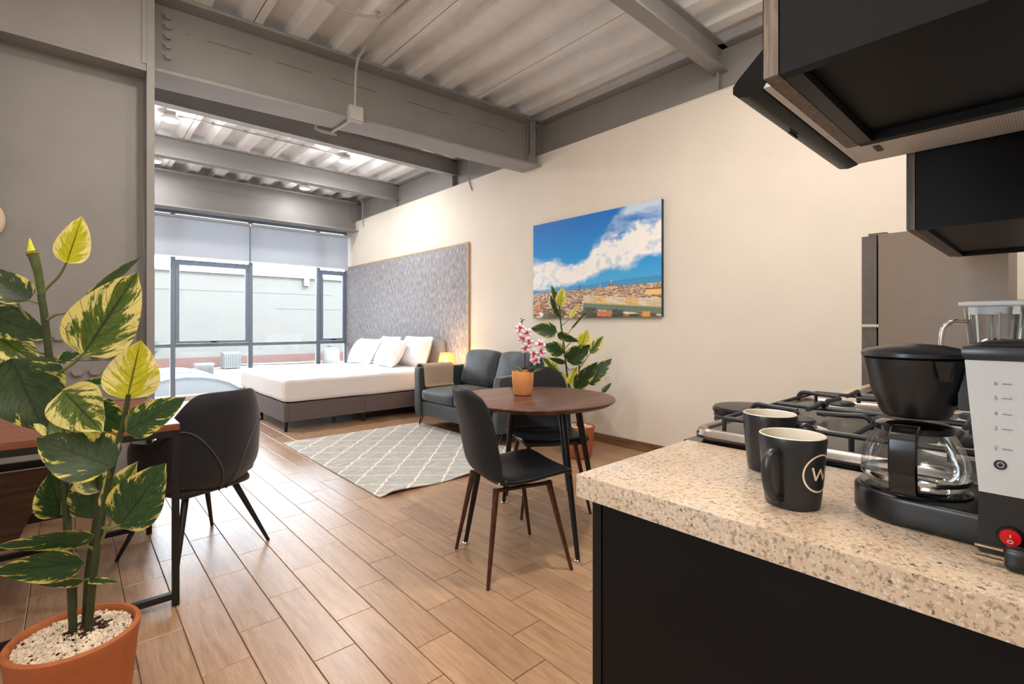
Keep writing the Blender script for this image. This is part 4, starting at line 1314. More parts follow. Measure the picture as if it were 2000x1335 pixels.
# ---- base cabinet at the end of the run
cb = thing('base_cabinet', 'black base cabinet at the end of the kitchen run, under the mugs', 'cabinet', (0.85, 0.24, 0))
k = K(cb)
k('end_panel', (0.674, 0.690, -0.055, 0.520, 0.0, 0.8605), 'black_board')
k('carcass', (0.692, 1.022, -0.055, 0.518, 0.10, 0.860), 'black_board')
d = k('door', (0.672, 1.022, 0.522, 0.540, 0.10, 0.856), 'black_edge')
k('handle', (0.97, 0.985, 0.541, 0.565, 0.55, 0.75), 'chrome', 0.004, 2, d)
k('toe_kick', (0.70, 1.022, 0.45, 0.462, 0.0, 0.099), 'black_edge')
wt = thing('worktop', 'speckled beige granite worktop carrying the mugs and coffee maker', 'worktop', (0.84, 0.25, 0.862))
bm = newbm(); box(bm, 0.648, 1.026, -0.06, 0.556, 0.862, 0.90); bev(bm, 0.006, 3); obj('slab', bm, 'granite', wt, world=True)
# ---- second run beyond the stove
cb2 = thing('base_cabinet', 'black base cabinet between the stove and the fridge', 'cabinet', (2.27, 0.24, 0))
k = K(cb2)
k('carcass', (1.765, 2.785, -0.055, 0.518, 0.10, 0.700), 'black_board')
for a, b in ((1.768, 2.27), (2.274, 2.783)):
    d = k('door', (a, b, 0.522, 0.540, 0.10, 0.856), 'black_edge')
    k('handle', (b - 0.05, b - 0.036, 0.541, 0.565, 0.55, 0.75), 'chrome', 0.004, 2, d)
k('toe_kick', (1.77, 2.783, 0.45, 0.462, 0.0, 0.099), 'black_edge')
wt2 = thing('worktop', 'granite worktop with the sink, between stove and fridge', 'worktop', (2.27, 0.25, 0.862))
bm = newbm()
box(bm, 1.762, 2.14, -0.06, 0.556, 0.862, 0.90); box(bm, 2.14, 2.62, 0.50, 0.556, 0.862, 0.90); box(bm, 2.14, 2.62, -0.06, 0.10, 0.862, 0.90); box(bm, 2.62, 2.79, -0.06, 0.556, 0.862, 0.90)
obj('slab', bm, 'granite', wt2, world=True)
sk = thing('sink', 'stainless steel sink set into the far worktop', 'sink', (2.38, 0.3, 0.75))
k = K(sk)
bm = newbm()
for a in ((2.145, 2.16, 0.105, 0.495, 0.74, 0.902), (2.60, 2.615, 0.105, 0.495, 0.74, 0.902), (2.16, 2.60, 0.105, 0.12, 0.74, 0.902), (2.16, 2.60, 0.48, 0.495, 0.74, 0.902), (2.16, 2.60, 0.12, 0.48, 0.74, 0.752)): box(bm, *a)
obj('basin', bm, 'stainless', sk, world=True)
bm = newbm()
for a in ((2.125, 2.165, 0.085, 0.515, 0.9025, 0.907), (2.595, 2.635, 0.085, 0.515, 0.9025, 0.907), (2.165, 2.595, 0.085, 0.125, 0.9025, 0.907), (2.165, 2.595, 0.475, 0.515, 0.9025, 0.907)): box(bm, *a)
obj('rim', bm, 'stainless', sk, world=True)
bm = newbm(); tube(bm, [(2.38, 0.06, 0.902), (2.38, 0.06, 1.03), (2.38, 0.09, 1.09), (2.38, 0.17, 1.10), (2.38, 0.215, 1.06)], 0.011, 10, 5); obj('faucet', bm, 'chrome', sk, world=True)

# ---- stove
st = thing('stove', 'gas stove with steel rim and black cast iron grates', 'stove', (1.39, 0.25, 0))
k = K(st)
sx0_, sx1_, sy0_, sy1_ = 1.031, 1.756, -0.05, 0.555
k('body', (sx0_ + 0.004, sx1_ - 0.004, sy0_, sy1_ - 0.03, 0.02, 0.905), 'steel_hood')
d = k('oven_door', (sx0_ + 0.01, sx1_ - 0.01, sy1_ - 0.029, sy1_, 0.15, 0.74), 'blackgloss', 0.006, 2)
bm = newbm(); tube(bm, [(sx0_ + 0.05, sy1_ + 0.001, 0.69), (sx0_ + 0.05, sy1_ + 0.045, 0.695), (sx1_ - 0.05, sy1_ + 0.045, 0.695), (sx1_ - 0.05, sy1_ + 0.001, 0.69)], 0.011, 10); obj('handle', bm, 'chrome', d, world=True)
k('control_panel', (sx0_ + 0.004, sx1_ - 0.004, sy1_ - 0.029, sy1_ + 0.015, 0.75, 0.897), 'blackgloss', 0.012, 3)
for x in (1.12, 1.26, 1.39, 1.53, 1.66):
    bm = newbm(); cyl(bm, (x, sy1_ + 0.016, 0.82), (x, sy1_ + 0.042, 0.82), 0.022, 0.018, 18); obj('knob', bm, 'blackplastic', st, world=True)
k('cooktop', (sx0_ + 0.012, sx1_ - 0.012, sy0_ + 0.01, sy1_ - 0.012, 0.906, 0.921), 'cooktop')
bm = newbm()
def rr(z, ins, rad=0.05, n=7):
    x0, x1, y0, y1 = sx0_ + ins, sx1_ - ins, sy0_ + ins, sy1_ - ins
    out = []
    for cx, cy, a0 in ((x1 - rad, y1 - rad, 0), (x0 + rad, y1 - rad, 90), (x0 + rad, y0 + rad, 180), (x1 - rad, y0 + rad, 270)):
        for i in range(n):
            a = R(a0 + 90 * i / (n - 1)); out.append((cx + rad * math.cos(a), cy + rad * math.sin(a), z))
    return out
rings(bm, [rr(0.9065, 0.002), rr(0.914, -0.002), rr(0.923, 0.001), rr(0.9285, 0.007, 0.045), rr(0.9285, 0.014, 0.04), rr(0.925, 0.020, 0.035), rr(0.9215, 0.022, 0.033)], cap=False)
obj('steel_rim', bm, 'stainless', st, world=True)
burners = [(1.215, 0.40), (1.215, 0.12), (1.565, 0.40), (1.565, 0.12)]
for i, (x, y) in enumerate(burners):
    r = 0.045 if i in (0, 3) else 0.036
    bm = newbm(); lathe(bm, [(r + 0.022, 0.9215), (r + 0.02, 0.926), (r, 0.928), (r - 0.004, 0.938), (0.005, 0.938)], 28, (x, y, 0)); b_ = obj('burner', bm, 'alu', st, world=True)
    bm = newbm(); lathe(bm, [(r - 0.006, 0.9385), (r - 0.002, 0.942), (r - 0.006, 0.947), (0.004, 0.949)], 28, (x, y, 0)); obj('burner_cap', bm, 'iron', b_, world=True)
ZG = 0.961
for gx0, gx1, cx in ((1.085, 1.385, 1.235), (1.402, 1.702, 1.552)):
    bm = newbm()
    y0, y1 = 0.0, 0.50
    r = 0.0052
    # perimeter bar, four short feet, one middle bar
    loop = [(gx0, y0, ZG - 0.012), (gx1, y0, ZG - 0.012), (gx1, y1, ZG - 0.012), (gx0, y1, ZG - 0.012), (gx0, y0, ZG - 0.012)]
    for a, b in zip(loop, loop[1:]): tube(bm, [a, b], r, 8)
    tube(bm, [(gx0, 0.26, ZG - 0.012), (gx1, 0.26, ZG - 0.012)], r, 8)
    for x in (gx0, gx1):
        for y in (y0, 0.26, y1): cyl(bm, (x, y, 0.9218), (x, y, ZG - 0.01), r * 0.9, r, 8)
    g_ = obj('grate', bm, 'iron', st, world=True)
    for cy, ya, yb in ((0.39, 0.26, y1), (0.12, y0, 0.26)):
        for x in (gx0, gx1):
            sgn = 1 if x == gx0 else -1
            for off in (0.0,):
                bm = newbm(); tube(bm, [(x, cy + off, 0.93), (x, cy + off, ZG - 0.008), (x + sgn * 0.012, cy + off, ZG + 0.004), (x + sgn * 0.05, cy + off, ZG + 0.002), (x + sgn * 0.115, cy + off, ZG)], 0.0056, 8, 4); obj('finger', bm, 'iron', g_, world=True)
        for y, sgn in ((ya, 1), (yb, -1)):
            bm = newbm(); tube(bm, [(cx, y, 0.94), (cx, y, ZG - 0.008), (cx, y + sgn * 0.012, ZG + 0.004), (cx, y + sgn * 0.05, ZG + 0.002), (cx, y + sgn * 0.10, ZG)], 0.0056, 8, 4); obj('finger', bm, 'iron', g_, world=True)

# ---- wall cabinets
def wallcab(x0, x1, yf, zb, zt, label):
    t = thing('wall_cabinet', label, 'cabinet', ((x0 + x1) / 2, yf / 2, zb))
    k = K(t)
    k('side_panel', (x0, x0 + 0.018, -0.058, yf - 0.001, zb, zt), 'black_board')
    k('side_panel', (x1 - 0.018, x1, -0.058, yf - 0.001, zb, zt), 'black_board')
    k('bottom_panel', (x0 + 0.0185, x1 - 0.0185, -0.058, yf - 0.022, zb + 0.014, zb + 0.030), 'black_board')
    k('front_rail', (x0 + 0.0185, x1 - 0.0185, yf - 0.021, yf - 0.001, zb, zb + 0.05), 'black_edge')
    k('back_panel', (x0 + 0.0185, x1 - 0.0185, -0.058, -0.045, zb + 0.031, zt), 'black_board')
    k('top_panel', (x0 + 0.0185, x1 - 0.0185, -0.044, yf - 0.022, zt - 0.018, zt), 'black_board')
    d = k('door', (x0 + 0.002, x1 - 0.002, yf + 0.0015, yf + 0.019, zb + 0.002, zt), 'brown_edge', 0.001)
    k('door_face', (x0 + 0.003, x1 - 0.003, yf + 0.0192, yf + 0.0205, zb + 0.003, zt - 0.001), 'black_board', 0.0005, 1, d)
    return t
wallcab(0.660, 1.034, 0.235, 1.470, 2.25, 'large black wall cabinet at upper right, nearest the camera')
wallcab(1.748, 2.56, 0.268, 1.420, 2.25, 'black wall cabinet beyond the hood, above the coffee maker')

# ---- cooker hood
hd = thing('cooker_hood', 'black cooker hood with a pale mesh filter between the wall cabinets', 'cooker hood', (1.39, 0.2, 1.63))
hx0, hx1 = 1.038, 1.742
zh = 1.632
k = K(hd)
bm = newbm()
poly = [(0.402, zh), (0.425, zh - 0.006), (0.448, zh - 0.002), (0.460, zh + 0.010), (0.460, zh + 0.024), (0.45, zh + 0.036), (0.36, zh + 0.115), (0.33, zh + 0.115)]
prism(bm, poly, 'x', hx0, hx1)
obj('visor', bm, 'steel_hood', hd, world=True)
k('housing', (hx0, hx1, -0.055, 0.329, zh + 0.012, zh + 0.115), 'steel_hood')
k('chimney_cover', (hx0, hx1, -0.055, 0.235, zh + 0.116, 2.24), 'black_board')
k('filter_frame', (hx0 + 0.003, hx1 - 0.003, -0.02, 0.400, zh + 0.002, zh + 0.011), 'alu')
def mesh_filter_mat():
    t = NT('perforated_filter')
    v = t.coords((1, 1, 1))
    vo = t.new('ShaderNodeTexVoronoi', feature='F1')
    vo.inputs['Scale'].default_value = 190
    vo.inputs['Randomness'].default_value = 0.0
    t.link(v, vo.inputs['Vector'])
    t.color(t.ramp(vo.outputs['Distance'], [(0.28, (170, 162, 158)), (0.40, (236, 230, 226))]))
    t.p.inputs['Roughness'].default_value = 0.5
    t.p.inputs['Metallic'].default_value = 0.2
    return t.m
M['filter'] = mesh_filter_mat()
k('filter', (hx0 + 0.02, hx1 - 0.02, 0.0, 0.372, zh - 0.001, zh + 0.0018), 'filter', 0.0008)
k('filter_latch', (1.585, 1.635, 0.318, 0.332, zh - 0.004, zh - 0.0012), 'blackplastic', 0.0008)
for i in range(4):
    k('button', (1.30 + i * 0.014, 1.307 + i * 0.014, 0.436, 0.441, zh - 0.011, zh - 0.005), 'blackplastic', 0.001)

# ---- fridge
fr = thing('fridge', 'taupe fridge with dark doors standing at the end of the worktop', 'fridge', (3.11, 0.38, 0))
k = K(fr)
k('cabinet', (2.80, 3.42, 0.138, 0.565, 0.03, 1.578), 'fridge', 0.006, 2)
k('lower_door', (2.802, 3.418, 0.572, 0.630, 0.05, 1.146), 'fridge_door', 0.006, 2)
k('freezer_door', (2.802, 3.418, 0.572, 0.630, 1.160, 1.574), 'fridge_door', 0.006, 2)
k('door_strip', (2.797, 2.8015, 0.571, 0.631, 1.1465, 1.1595), 'chrome', 0.0008)
k('hinge_cover', (2.83, 2.90, 0.54, 0.61, 1.579, 1.59), 'fridge_door', 0.003)
for (a, b) in ((2.84, 0.18), (3.38, 0.18), (2.84, 0.53), (3.38, 0.53)):
    bm = newbm(); cyl(bm, (a, b, 0), (a, b, 0.031), 0.02, n=10); obj('foot', bm, 'blackplastic', fr, world=True)

# ---- woven bin seen past the stove
bn = thing('lidded_basket', 'dark woven basket with a black round lid beyond the stove', 'basket', (3.10, 1.27, 0))
bm = newbm(); lathe(bm, [(0.17, 0.0), (0.175, 0.02), (0.195, 0.61), (0.19, 0.615)], 40, (3.10, 1.27, 0)); obj('body', bm, 'woven', bn, world=True)
for z in [0.03 + 0.03 * i for i in range(20)]:
    bm = newbm(); r = 0.177 + 0.02 * z / 0.6; tube(bm, [(3.10 + r * math.cos(2 * math.pi * i / 32), 1.27 + r * math.sin(2 * math.pi * i / 32), z + 0.003 * math.sin(i * math.pi)) for i in range(33)], 0.010, 6); obj('rattan_ring', bm, 'woven', bn, world=True)
bm = newbm(); lathe(bm, [(0.205, 0.616), (0.212, 0.624), (0.212, 0.642), (0.20, 0.655), (0.10, 0.664), (0.01, 0.666)], 40, (3.10, 1.27, 0)); obj('lid', bm, 'blackplastic', bn, world=True)

# ---- mugs
def mug(x, y, az_handle, az_logo, label):
    t = thing('mug', label, 'mug', (x, y, 0.9003))
    r0, r1, h = 0.0345, 0.0435, 0.100
    bm = newbm()
    rs = [(r0 - 0.004, 0.0), (r0, 0.002), (r0 + 0.0015, 0.010), (r0 + 0.005, 0.045), (r1 - 0.001, 0.085), (r1, 0.0965), (r1 - 0.0006, 0.0995)]
    n = 48
    R_ = [[Vector((r * math.cos(2 * math.pi * i / n), r * math.sin(2 * math.pi * i / n), z)) for i in range(n)] for r, z in rs]
    vr = rings(bm, R_, cap=False); bm.faces.new(list(reversed(vr[0])))
    obj('body', bm, 'mug', t, recalc=True)
    bm = newbm()
    rs = [(r1 - 0.0006, 0.0996), (r1 - 0.0018, 0.1006), (r1 - 0.0034, 0.0996), (r1 - 0.0045, 0.085), (r0 + 0.001, 0.045), (r0 - 0.003, 0.010), (0.01, 0.007)]
    R_ = [[Vector((r * math.cos(2 * math.pi * i / n), r * math.sin(2 * math.pi * i / n), z)) for i in range(n)] for r, z in rs]
    vr = rings(bm, R_, cap=False); bm.faces.new(vr[-1])
    obj('interior', bm, 'mugin', t)
    c, s = math.cos(az_handle), math.sin(az_handle)
    bm = newbm()
    path = smooth_path([Vector((0.0405, 0, 0.076)), Vector((0.053, 0, 0.083)), Vector((0.066, 0, 0.077)), Vector((0.070, 0, 0.058)), Vector((0.064, 0, 0.034)), Vector((0.050, 0, 0.016)), Vector((0.0355, 0, 0.014))], 5)
    rs = []
    for i, p in enumerate(path):
        q = path[min(i + 1, len(path) - 1)] - path[max(i - 1, 0)]
        q.normalize()
        nn = Vector((q.z, 0, -q.x))
        ring = []
        for kk in range(12):
            a = 2 * math.pi * kk / 12
            o = nn * (0.0042 * math.cos(a)) + Vector((0, 0.0068 * math.sin(a), 0))
            v = p + o
            ring.append(Vector((v.x * c - v.y * s, v.x * s + v.y * c, v.z)))
        rs.append(ring)
    rings(bm, rs); obj('handle', bm, 'mug', t)
    # printed ring with a W, bent onto the glaze
    def on(u, w):
        """u sideways, w up, from the centre of the mark"""
        z = 0.054 + w
        r = r0 + 0.005 + (r1 - r0 - 0.006) * (z - 0.045) / 0.04 + 0.0006
        a = az_logo + u / r
        return Vector((r * math.cos(a), r * math.sin(a), z))
    bm = newbm()
    def strip(pts, w):
        vs = []
        for i, (a, b) in enumerate(pts):
            qa, qb = pts[max(i - 1, 0)], pts[min(i + 1, len(pts) - 1)]
            tx_, ty_ = qb[0] - qa[0], qb[1] - qa[1]
            l = math.hypot(tx_, ty_) or 1
            nx, ny = -ty_ / l * w / 2, tx_ / l * w / 2
            vs.append((bm.verts.new(on(a + nx, b + ny)), bm.verts.new(on(a - nx, b - ny))))
        for (p, q), (p2, q2) in zip(vs, vs[1:]): bm.faces.new((p, q, q2, p2))
    RR = 0.0255
    strip([(RR * math.cos(2 * math.pi * i / 48), RR * math.sin(2 * math.pi * i / 48)) for i in range(49)], 0.0023)
    wpts = [(-0.0135, 0.009), (-0.0075, -0.009), (0.0, 0.006), (0.0075, -0.009), (0.0135, 0.009)]
    for a, b in zip(wpts, wpts[1:]):
        strip([(a[0] + (b[0] - a[0]) * i / 6, a[1] + (b[1] - a[1]) * i / 6) for i in range(7)], 0.0030)
    obj('printed_mark', bm, 'print', t)
mug(0.772, 0.257, R(172), R(253), 'black mug nearest the camera, printed ring with a W')
mug(0.925, 0.345, R(292), R(20), 'black mug standing behind the nearer mug, next to the stove')

# ---- coffee maker
cx_, cy_ = 0.848, 0.132
cm = thing('coffee_maker', 'black drip coffee maker with glass carafe and grey water gauge', 'coffee maker', (0.85, 0.05, 0.9003))
k = K(cm)
bm = newbm()
rb = 0.066
poly = [(cx_ + rb * math.cos(R(a)), cy_ + rb * math.sin(R(a))) for a in range(0, 181, 12)] + [(0.770, -0.09), (0.926, -0.09)]
prism(bm, poly, 'z', 0.9006, 0.9385); bev(bm, 0.006, 3); obj('base', bm, 'blackplastic', cm, world=True)
bm = newbm(); lathe(bm, [(0.060, 0.9388), (0.060, 0.941), (0.058, 0.942), (0.01, 0.942)], 40, (cx_, cy_, 0)); obj('hot_plate', bm, 'blackgloss', cm, world=True)
k('tower', (0.767, 0.930, -0.095, 0.062, 0.902, 0.968), 'blackplastic', 0.010, 3)
bm = newbm()
hexa(bm, [(0.7675, -0.095, 0.9685), (0.929, -0.095, 0.9685), (0.929, 0.0615, 0.9685), (0.7675, 0.0615, 0.9685), (0.763, -0.10, 1.117), (0.933, -0.10, 1.117), (0.933, 0.073, 1.117), (0.763, 0.073, 1.117)])
bev(bm, 0.012, 3); obj('water_tank', bm, 'frosted', cm, world=True)
bm = newbm(); puff(bm, (0.848, -0.013, 1.1255), (0.18, 0.182, 0.020), 0.009, (0, 0, 0.006), 8); obj('tank_lid', bm, 'bluelid', cm, world=True)
# filter basket
bm = newbm(); lathe(bm, [(0.02, 1.034), (0.034, 1.035), (0.038, 1.040), (0.050, 1.075), (0.0565, 1.105), (0.0575, 1.112), (0.055, 1.113)], 44, (cx_ - 0.004, cy_ - 0.002, 0)); obj('filter_basket', bm, 'blackplastic', cm, world=True)
bm = newbm(); lathe(bm, [(0.056, 1.1135), (0.0595, 1.1155), (0.0595, 1.120), (0.054, 1.124), (0.03, 1.130), (0.006, 1.132)], 44, (cx_ - 0.004, cy_ - 0.002, 0)); obj('basket_lid', bm, 'bluelid', cm, world=True)
k('basket_arm', (0.825, 0.872, 0.064, 0.085, 1.05, 1.11), 'blackplastic', 0.004, 2)
bm = newbm(); hexa(bm, [(0.79, 0.088, 1.088), (0.797, 0.086, 1.088), (0.799, 0.096, 1.088), (0.792, 0.098, 1.088), (0.785, 0.087, 1.112), (0.797, 0.085, 1.112), (0.799, 0.100, 1.112), (0.787, 0.102, 1.112)]); bev(bm, 0.002); obj('basket_catch', bm, 'blackgloss', cm, world=True)
# carafe
bm = newbm()
rs = [(0.040, 0.943), (0.050, 0.9445), (0.0565, 0.953), (0.0585, 0.966), (0.0575, 0.978), (0.053, 0.993), (0.046, 1.007), (0.0405, 1.016)]
n = 44
R_ = [[Vector((cx_ + r * math.cos(2 * math.pi * i / n), cy_ + r * math.sin(2 * math.pi * i / n), z)) for i in range(n)] for r, z in rs]
vr = rings(bm, R_, cap=False); bm.faces.new(list(reversed(vr[0])))
cf_ = obj('carafe', bm, 'carafe', cm, world=True)
bm = newbm(); lathe(bm, [(0.0405, 1.0145), (0.0425, 1.015), (0.0425, 1.0225), (0.036, 1.026), (0.01, 1.0285)], 40, (cx_, cy_, 0)); obj('carafe_lid', bm, 'blackgloss', cf_, world=True)
for z, r in ((0.9565, 0.0582),):
    bm = newbm(); lathe(bm, [(r, z - 0.003), (r + 0.001, z), (r, z + 0.003)], 44, (cx_, cy_, 0), cap=False); obj('carafe_band', bm, 'chrome', cf_, world=True)
bm = newbm()
hdir = Vector((-1, -0.02, 0)).normalized(); hs = Vector((-hdir.y, hdir.x, 0))
pth = smooth_path([Vector((0.040, 0, 1.022)), Vector((0.062, 0, 1.0235)), Vector((0.076, 0, 1.016)), Vector((0.0805, 0, 0.995)), Vector((0.079, 0, 0.968)), Vector((0.070, 0, 0.948)), Vector((0.0585, 0, 0.951))], 5)
rs = []
for i, p in enumerate(pth):
    q = (pth[min(i + 1, len(pth) - 1)] - pth[max(i - 1, 0)]).normalized()
    nn = Vector((q.z, 0, -q.x))
    ring = []
    for a, b in ((-1, -1), (-0.4, -1.15), (0.4, -1.15), (1, -1), (1, 1), (0.4, 1.15), (-0.4, 1.15), (-1, 1)):
        v = p + nn * (0.0048 * a)
        w = Vector((cx_, cy_, 0)) + hdir * v.x + hs * (0.0125 * b) + Vector((0, 0, v.z))
        ring.append(w)
    rs.append(ring)
rings(bm, rs); obj('carafe_handle', bm, 'blackgloss', cf_, world=True)
# gauge lettering and switch on the side towards the camera
def side_mtx(y, z, x): return Matrix(((0, 0, -1, x), (-1, 0, 0, y), (0, 1, 0, z), (0, 0, 0, 1)))
for i, (ch, z) in enumerate((('6', 1.092), ('5', 1.076), ('4', 1.0585), ('3', 1.042), ('2', 1.020))):
    xx = 0.7675 - 0.0045 * (z - 0.9685) / 0.1485 - 0.0008
    bm = text_bm(ch, 0.0062, side_mtx(0.0475, z, xx)); obj('gauge_digit', bm, 'ink', cm, world=True, flat=True)
    obj('gauge_mark', B(xx - 0.0002, xx + 0.0002, 0.0345, 0.0425, z - 0.0005, z + 0.0005), 'ink', cm, world=True, flat=True)
bm = newbm(); xx = 0.7655
tube(bm, [(xx, 0.044 + 0.0044 * math.cos(2 * math.pi * i / 20), 1.002 + 0.0044 * math.sin(2 * math.pi * i / 20)) for i in range(21)], 0.001, 6)
cyl(bm, (xx + 0.001, 0.044, 1.002), (xx - 0.001, 0.044, 1.002), 0.0024, n=4)
obj('gauge_symbol', bm, 'blackplastic', cm, world=True)
bm = newbm(); cyl(bm, (0.7668, 0.036, 0.9245), (0.7635, 0.036, 0.9245), 0.0118, 0.0110, 28); obj('switch_bezel', bm, 'blackgloss', cm, world=True)
sw = newbm()
def swP(u, v):
    a = 2 * math.pi * v
    r = 0.0115 * u
    y, z = r * math.cos(a), r * math.sin(a)
    return (0.7630 - 0.0012 * abs(z) / 0.0115 - 0.0005, 0.036 + y, 0.9245 + z)
cyl(sw, (0.7634, 0.036, 0.9245), (0.7610, 0.036, 0.9245), 0.0088, 0.0082, 28)
swo = obj('rocker_switch', sw, 'red', cm, world=True)
obj('switch_mark', B(0.7604, 0.7609, 0.0356, 0.0364, 0.9253, 0.9283), 'print', swo, world=True, flat=True)
bm = newbm(); tube(bm, [(0.7606, 0.036 + 0.0021 * math.cos(2 * math.pi * i / 16), 0.9208 + 0.0015 * math.sin(2 * math.pi * i / 16)) for i in range(17)], 0.0004, 5); obj('switch_mark', bm, 'print', swo, world=True)
# plug of its cord lying in front
pg = thing('power_plug', 'black two pin power plug lying on the worktop before the red switch', 'plug', (0.735, 0.03, 0.9005))
bm = newbm(); puff(bm, (0.735, 0.022, 0.9125), (0.020, 0.034, 0.0235), 0.005, (0, 0, 0), 5, fn=lambda w, p: Vector((w.x * (1 - 0.25 * (p.y < 0) * -p.y), w.y, w.z * (1 - 0.3 * (p.y < 0) * -p.y)))); obj('body', bm, 'blackplastic', pg, world=True)
for z in (0.9185, 0.9065): obj('prong', B(0.7325, 0.7375, 0.040, 0.062, z - 0.0009, z + 0.0009), 'brass', pg, world=True)
bm = newbm(); tube(bm, [(0.735, 0.006, 0.9115), (0.734, -0.015, 0.9065), (0.728, -0.035, 0.9042), (0.735, -0.055, 0.9042)], 0.0033, 8, 4); obj('cord', bm, 'blackplastic', pg, world=True)

# ---- blender
bx_, by_ = 1.885, 0.118
bd = thing('blender', 'clear plastic blender jar with white lid behind the coffee maker', 'blender', (bx_, by_, 0.9003))
bm = newbm(); lathe(bm, [(0.075, 0.9005), (0.078, 0.91), (0.066, 0.99), (0.052, 1.01), (0.02, 1.012)], 28, (bx_, by_, 0)); obj('motor_base', bm, 'whiteplastic', bd, world=True)
bm = newbm()
rs = []
for z, r in ((1.0125, 0.042), (1.03, 0.048), (1.12, 0.056), (1.205, 0.064)):
    rs.append([Vector((bx_ + r * (1 + 0.03 * math.cos(4 * 2 * math.pi * i / 36)) * math.cos(2 * math.pi * i / 36), by_ + r * (1 + 0.03 * math.cos(8 * math.pi * i / 36)) * math.sin(2 * math.pi * i / 36), z)) for i in range(36)])
rings(bm, rs, cap=False)
jr = obj('jar', bm, 'jar', bd, world=True)
bm = newbm()
for kk in range(8):
    a = 2 * math.pi * kk / 8 + 0.2
    cyl(bm, (bx_ + 0.0445 * math.cos(a), by_ + 0.0445 * math.sin(a), 1.03), (bx_ + 0.0595 * math.cos(a), by_ + 0.0595 * math.sin(a), 1.19), 0.0028, 0.0032, 6)
obj('jar_flute', bm, 'whiteplastic', jr, world=True)
bm = newbm(); puff(bm, (bx_, by_, 1.214), (0.142, 0.142, 0.016), 0.007, (0, 0, 0), 6); obj('lid', bm, 'whiteplastic', bd, world=True)
bm = newbm(); prism(bm, [(bx_ - 0.05, by_ - 0.05), (bx_ + 0.05, by_ - 0.05), (bx_ + 0.05, by_ + 0.05), (bx_ - 0.05, by_ + 0.05)], 'z', 1.185, 1.206); obj('lid_skirt', bm, 'whiteplastic', bd, world=True)
bm = newbm(); tube(bm, [(bx_ - 0.01, by_ + 0.058, 1.165), (bx_ - 0.015, by_ + 0.085, 1.165), (bx_ - 0.018, by_ + 0.105, 1.148), (bx_ - 0.018, by_ + 0.110, 1.10), (bx_ - 0.015, by_ + 0.098, 1.065), (bx_ - 0.008, by_ + 0.053, 1.06)], 0.007, 10, 5); obj('handle', bm, 'chrome', bd, world=True)

# ================================================================== CANVAS PRINT
def vnoise(xs, ys, seed):
    rng = np.random.RandomState(seed)
    tab = rng.rand(64, 64)
    xi = np.floor(xs).astype(int); yi = np.floor(ys).astype(int)
    fx = xs - xi; fy = ys - yi
    fx = fx * fx * (3 - 2 * fx); fy = fy * fy * (3 - 2 * fy)
    g = lambda a, b: tab[a % 64, b % 64]
    return (g(xi, yi) * (1 - fx) + g(xi + 1, yi) * fx) * (1 - fy) + (g(xi, yi + 1) * (1 - fx) + g(xi + 1, yi + 1) * fx) * fy
def fbm(xs, ys, seed, o=5):
    s = np.zeros_like(xs); a = 0.5
    for i in range(o):
        s += a * vnoise(xs * 2 ** i, ys * 2 ** i, seed + i); a *= 0.5
    return s / (1 - 0.5 ** o)
NX, NY = 340, 216
ss, tt = np.meshgrid((np.arange(NX) + 0.5) / NX, (np.arange(NY) + 0.5) / NY, indexing='ij')
def srgb(c): return np.array(lin(c)[:3])
def lerp(a, b, f): return a * (1 - f[..., None]) + b * f[..., None]
n1 = fbm(ss * 5, tt * 5, 3); n2 = fbm(ss * 13, tt * 10, 11); n3 = fbm(ss * 3, tt * 9, 23)
blue_top, blue_mid, blue_low = srgb((2, 110, 200)), srgb((10, 140, 218)), srgb((70, 170, 226))
img = lerp(blue_low, blue_mid, np.clip((tt - 0.3) / 0.3, 0, 1))
img = lerp(img, blue_top, np.clip((tt - 0.6) / 0.35, 0, 1))
bound = np.interp(ss, [0, .12, .28, .38, .48, .56, .64, .74, .84], [.68, .66, .60, .60, .68, .78, .88, .97, 1.15])
upper = tt - bound + (n1 - 0.5) * 0.34 + (n2 - 0.5) * 0.16
lowb = np.interp(ss, [0, .45, .6, .75, 1.0], [.25, .33, .40, .43, .52])
lower = lowb - tt + (n1 - 0.5) * 0.10 + (n2 - 0.5) * 0.10
sm = lambda v: np.clip(v, 0, 1) ** 2 * (3 - 2 * np.clip(v, 0, 1))
cl = sm(-upper / 0.13) * sm(-lower / 0.07)
n4 = fbm(ss * 26 + 0.6 * n1, tt * 20 + 0.6 * n2, 57)
core = sm(1.25 - np.abs(tt - np.interp(ss, [0, .4, .6, .8, 1.0], [.46, .48, .54, .62, .68])) / 0.21 + (n2 - 0.5) * 1.5 + (n4 - 0.5) * 0.8)
veil = sm(0.95 + (n3 - 0.5) * 2.4 + (n4 - 0.5) * 0.6)
hazy = lerp(img, np.broadcast_to(srgb((206, 226, 242)), img.shape), veil * 0.85)
white = lerp(np.broadcast_to(srgb((204, 214, 230)), img.shape), np.broadcast_to(srgb((255, 255, 255)), img.shape), sm(0.62 + (n4 - 0.5) * 2.6 + (n2 - 0.5) * 1.4))
cloudc = lerp(hazy, white, core)
img = lerp(img, cloudc, cl)
puffs = np.clip((n2 - 0.52) * 8, 0, 1) * (ss < 0.2) * (np.abs(tt - 0.52) < 0.07)
img = lerp(img, np.broadcast_to(srgb((240, 240, 244)), img.shape), puffs * 0.9)
hz = np.interp(ss, [0, .4, .7, 1.0], [.265, .275, .285, .295])
mount = (tt < hz + 0.03 + 0.03 * ss + 0.02 * (fbm(ss * 6, tt * 0, 31) - 0.5)) & (tt >= hz)
img[mount] = img[mount] * 0.45 + srgb((60, 120, 176)) * 0.55
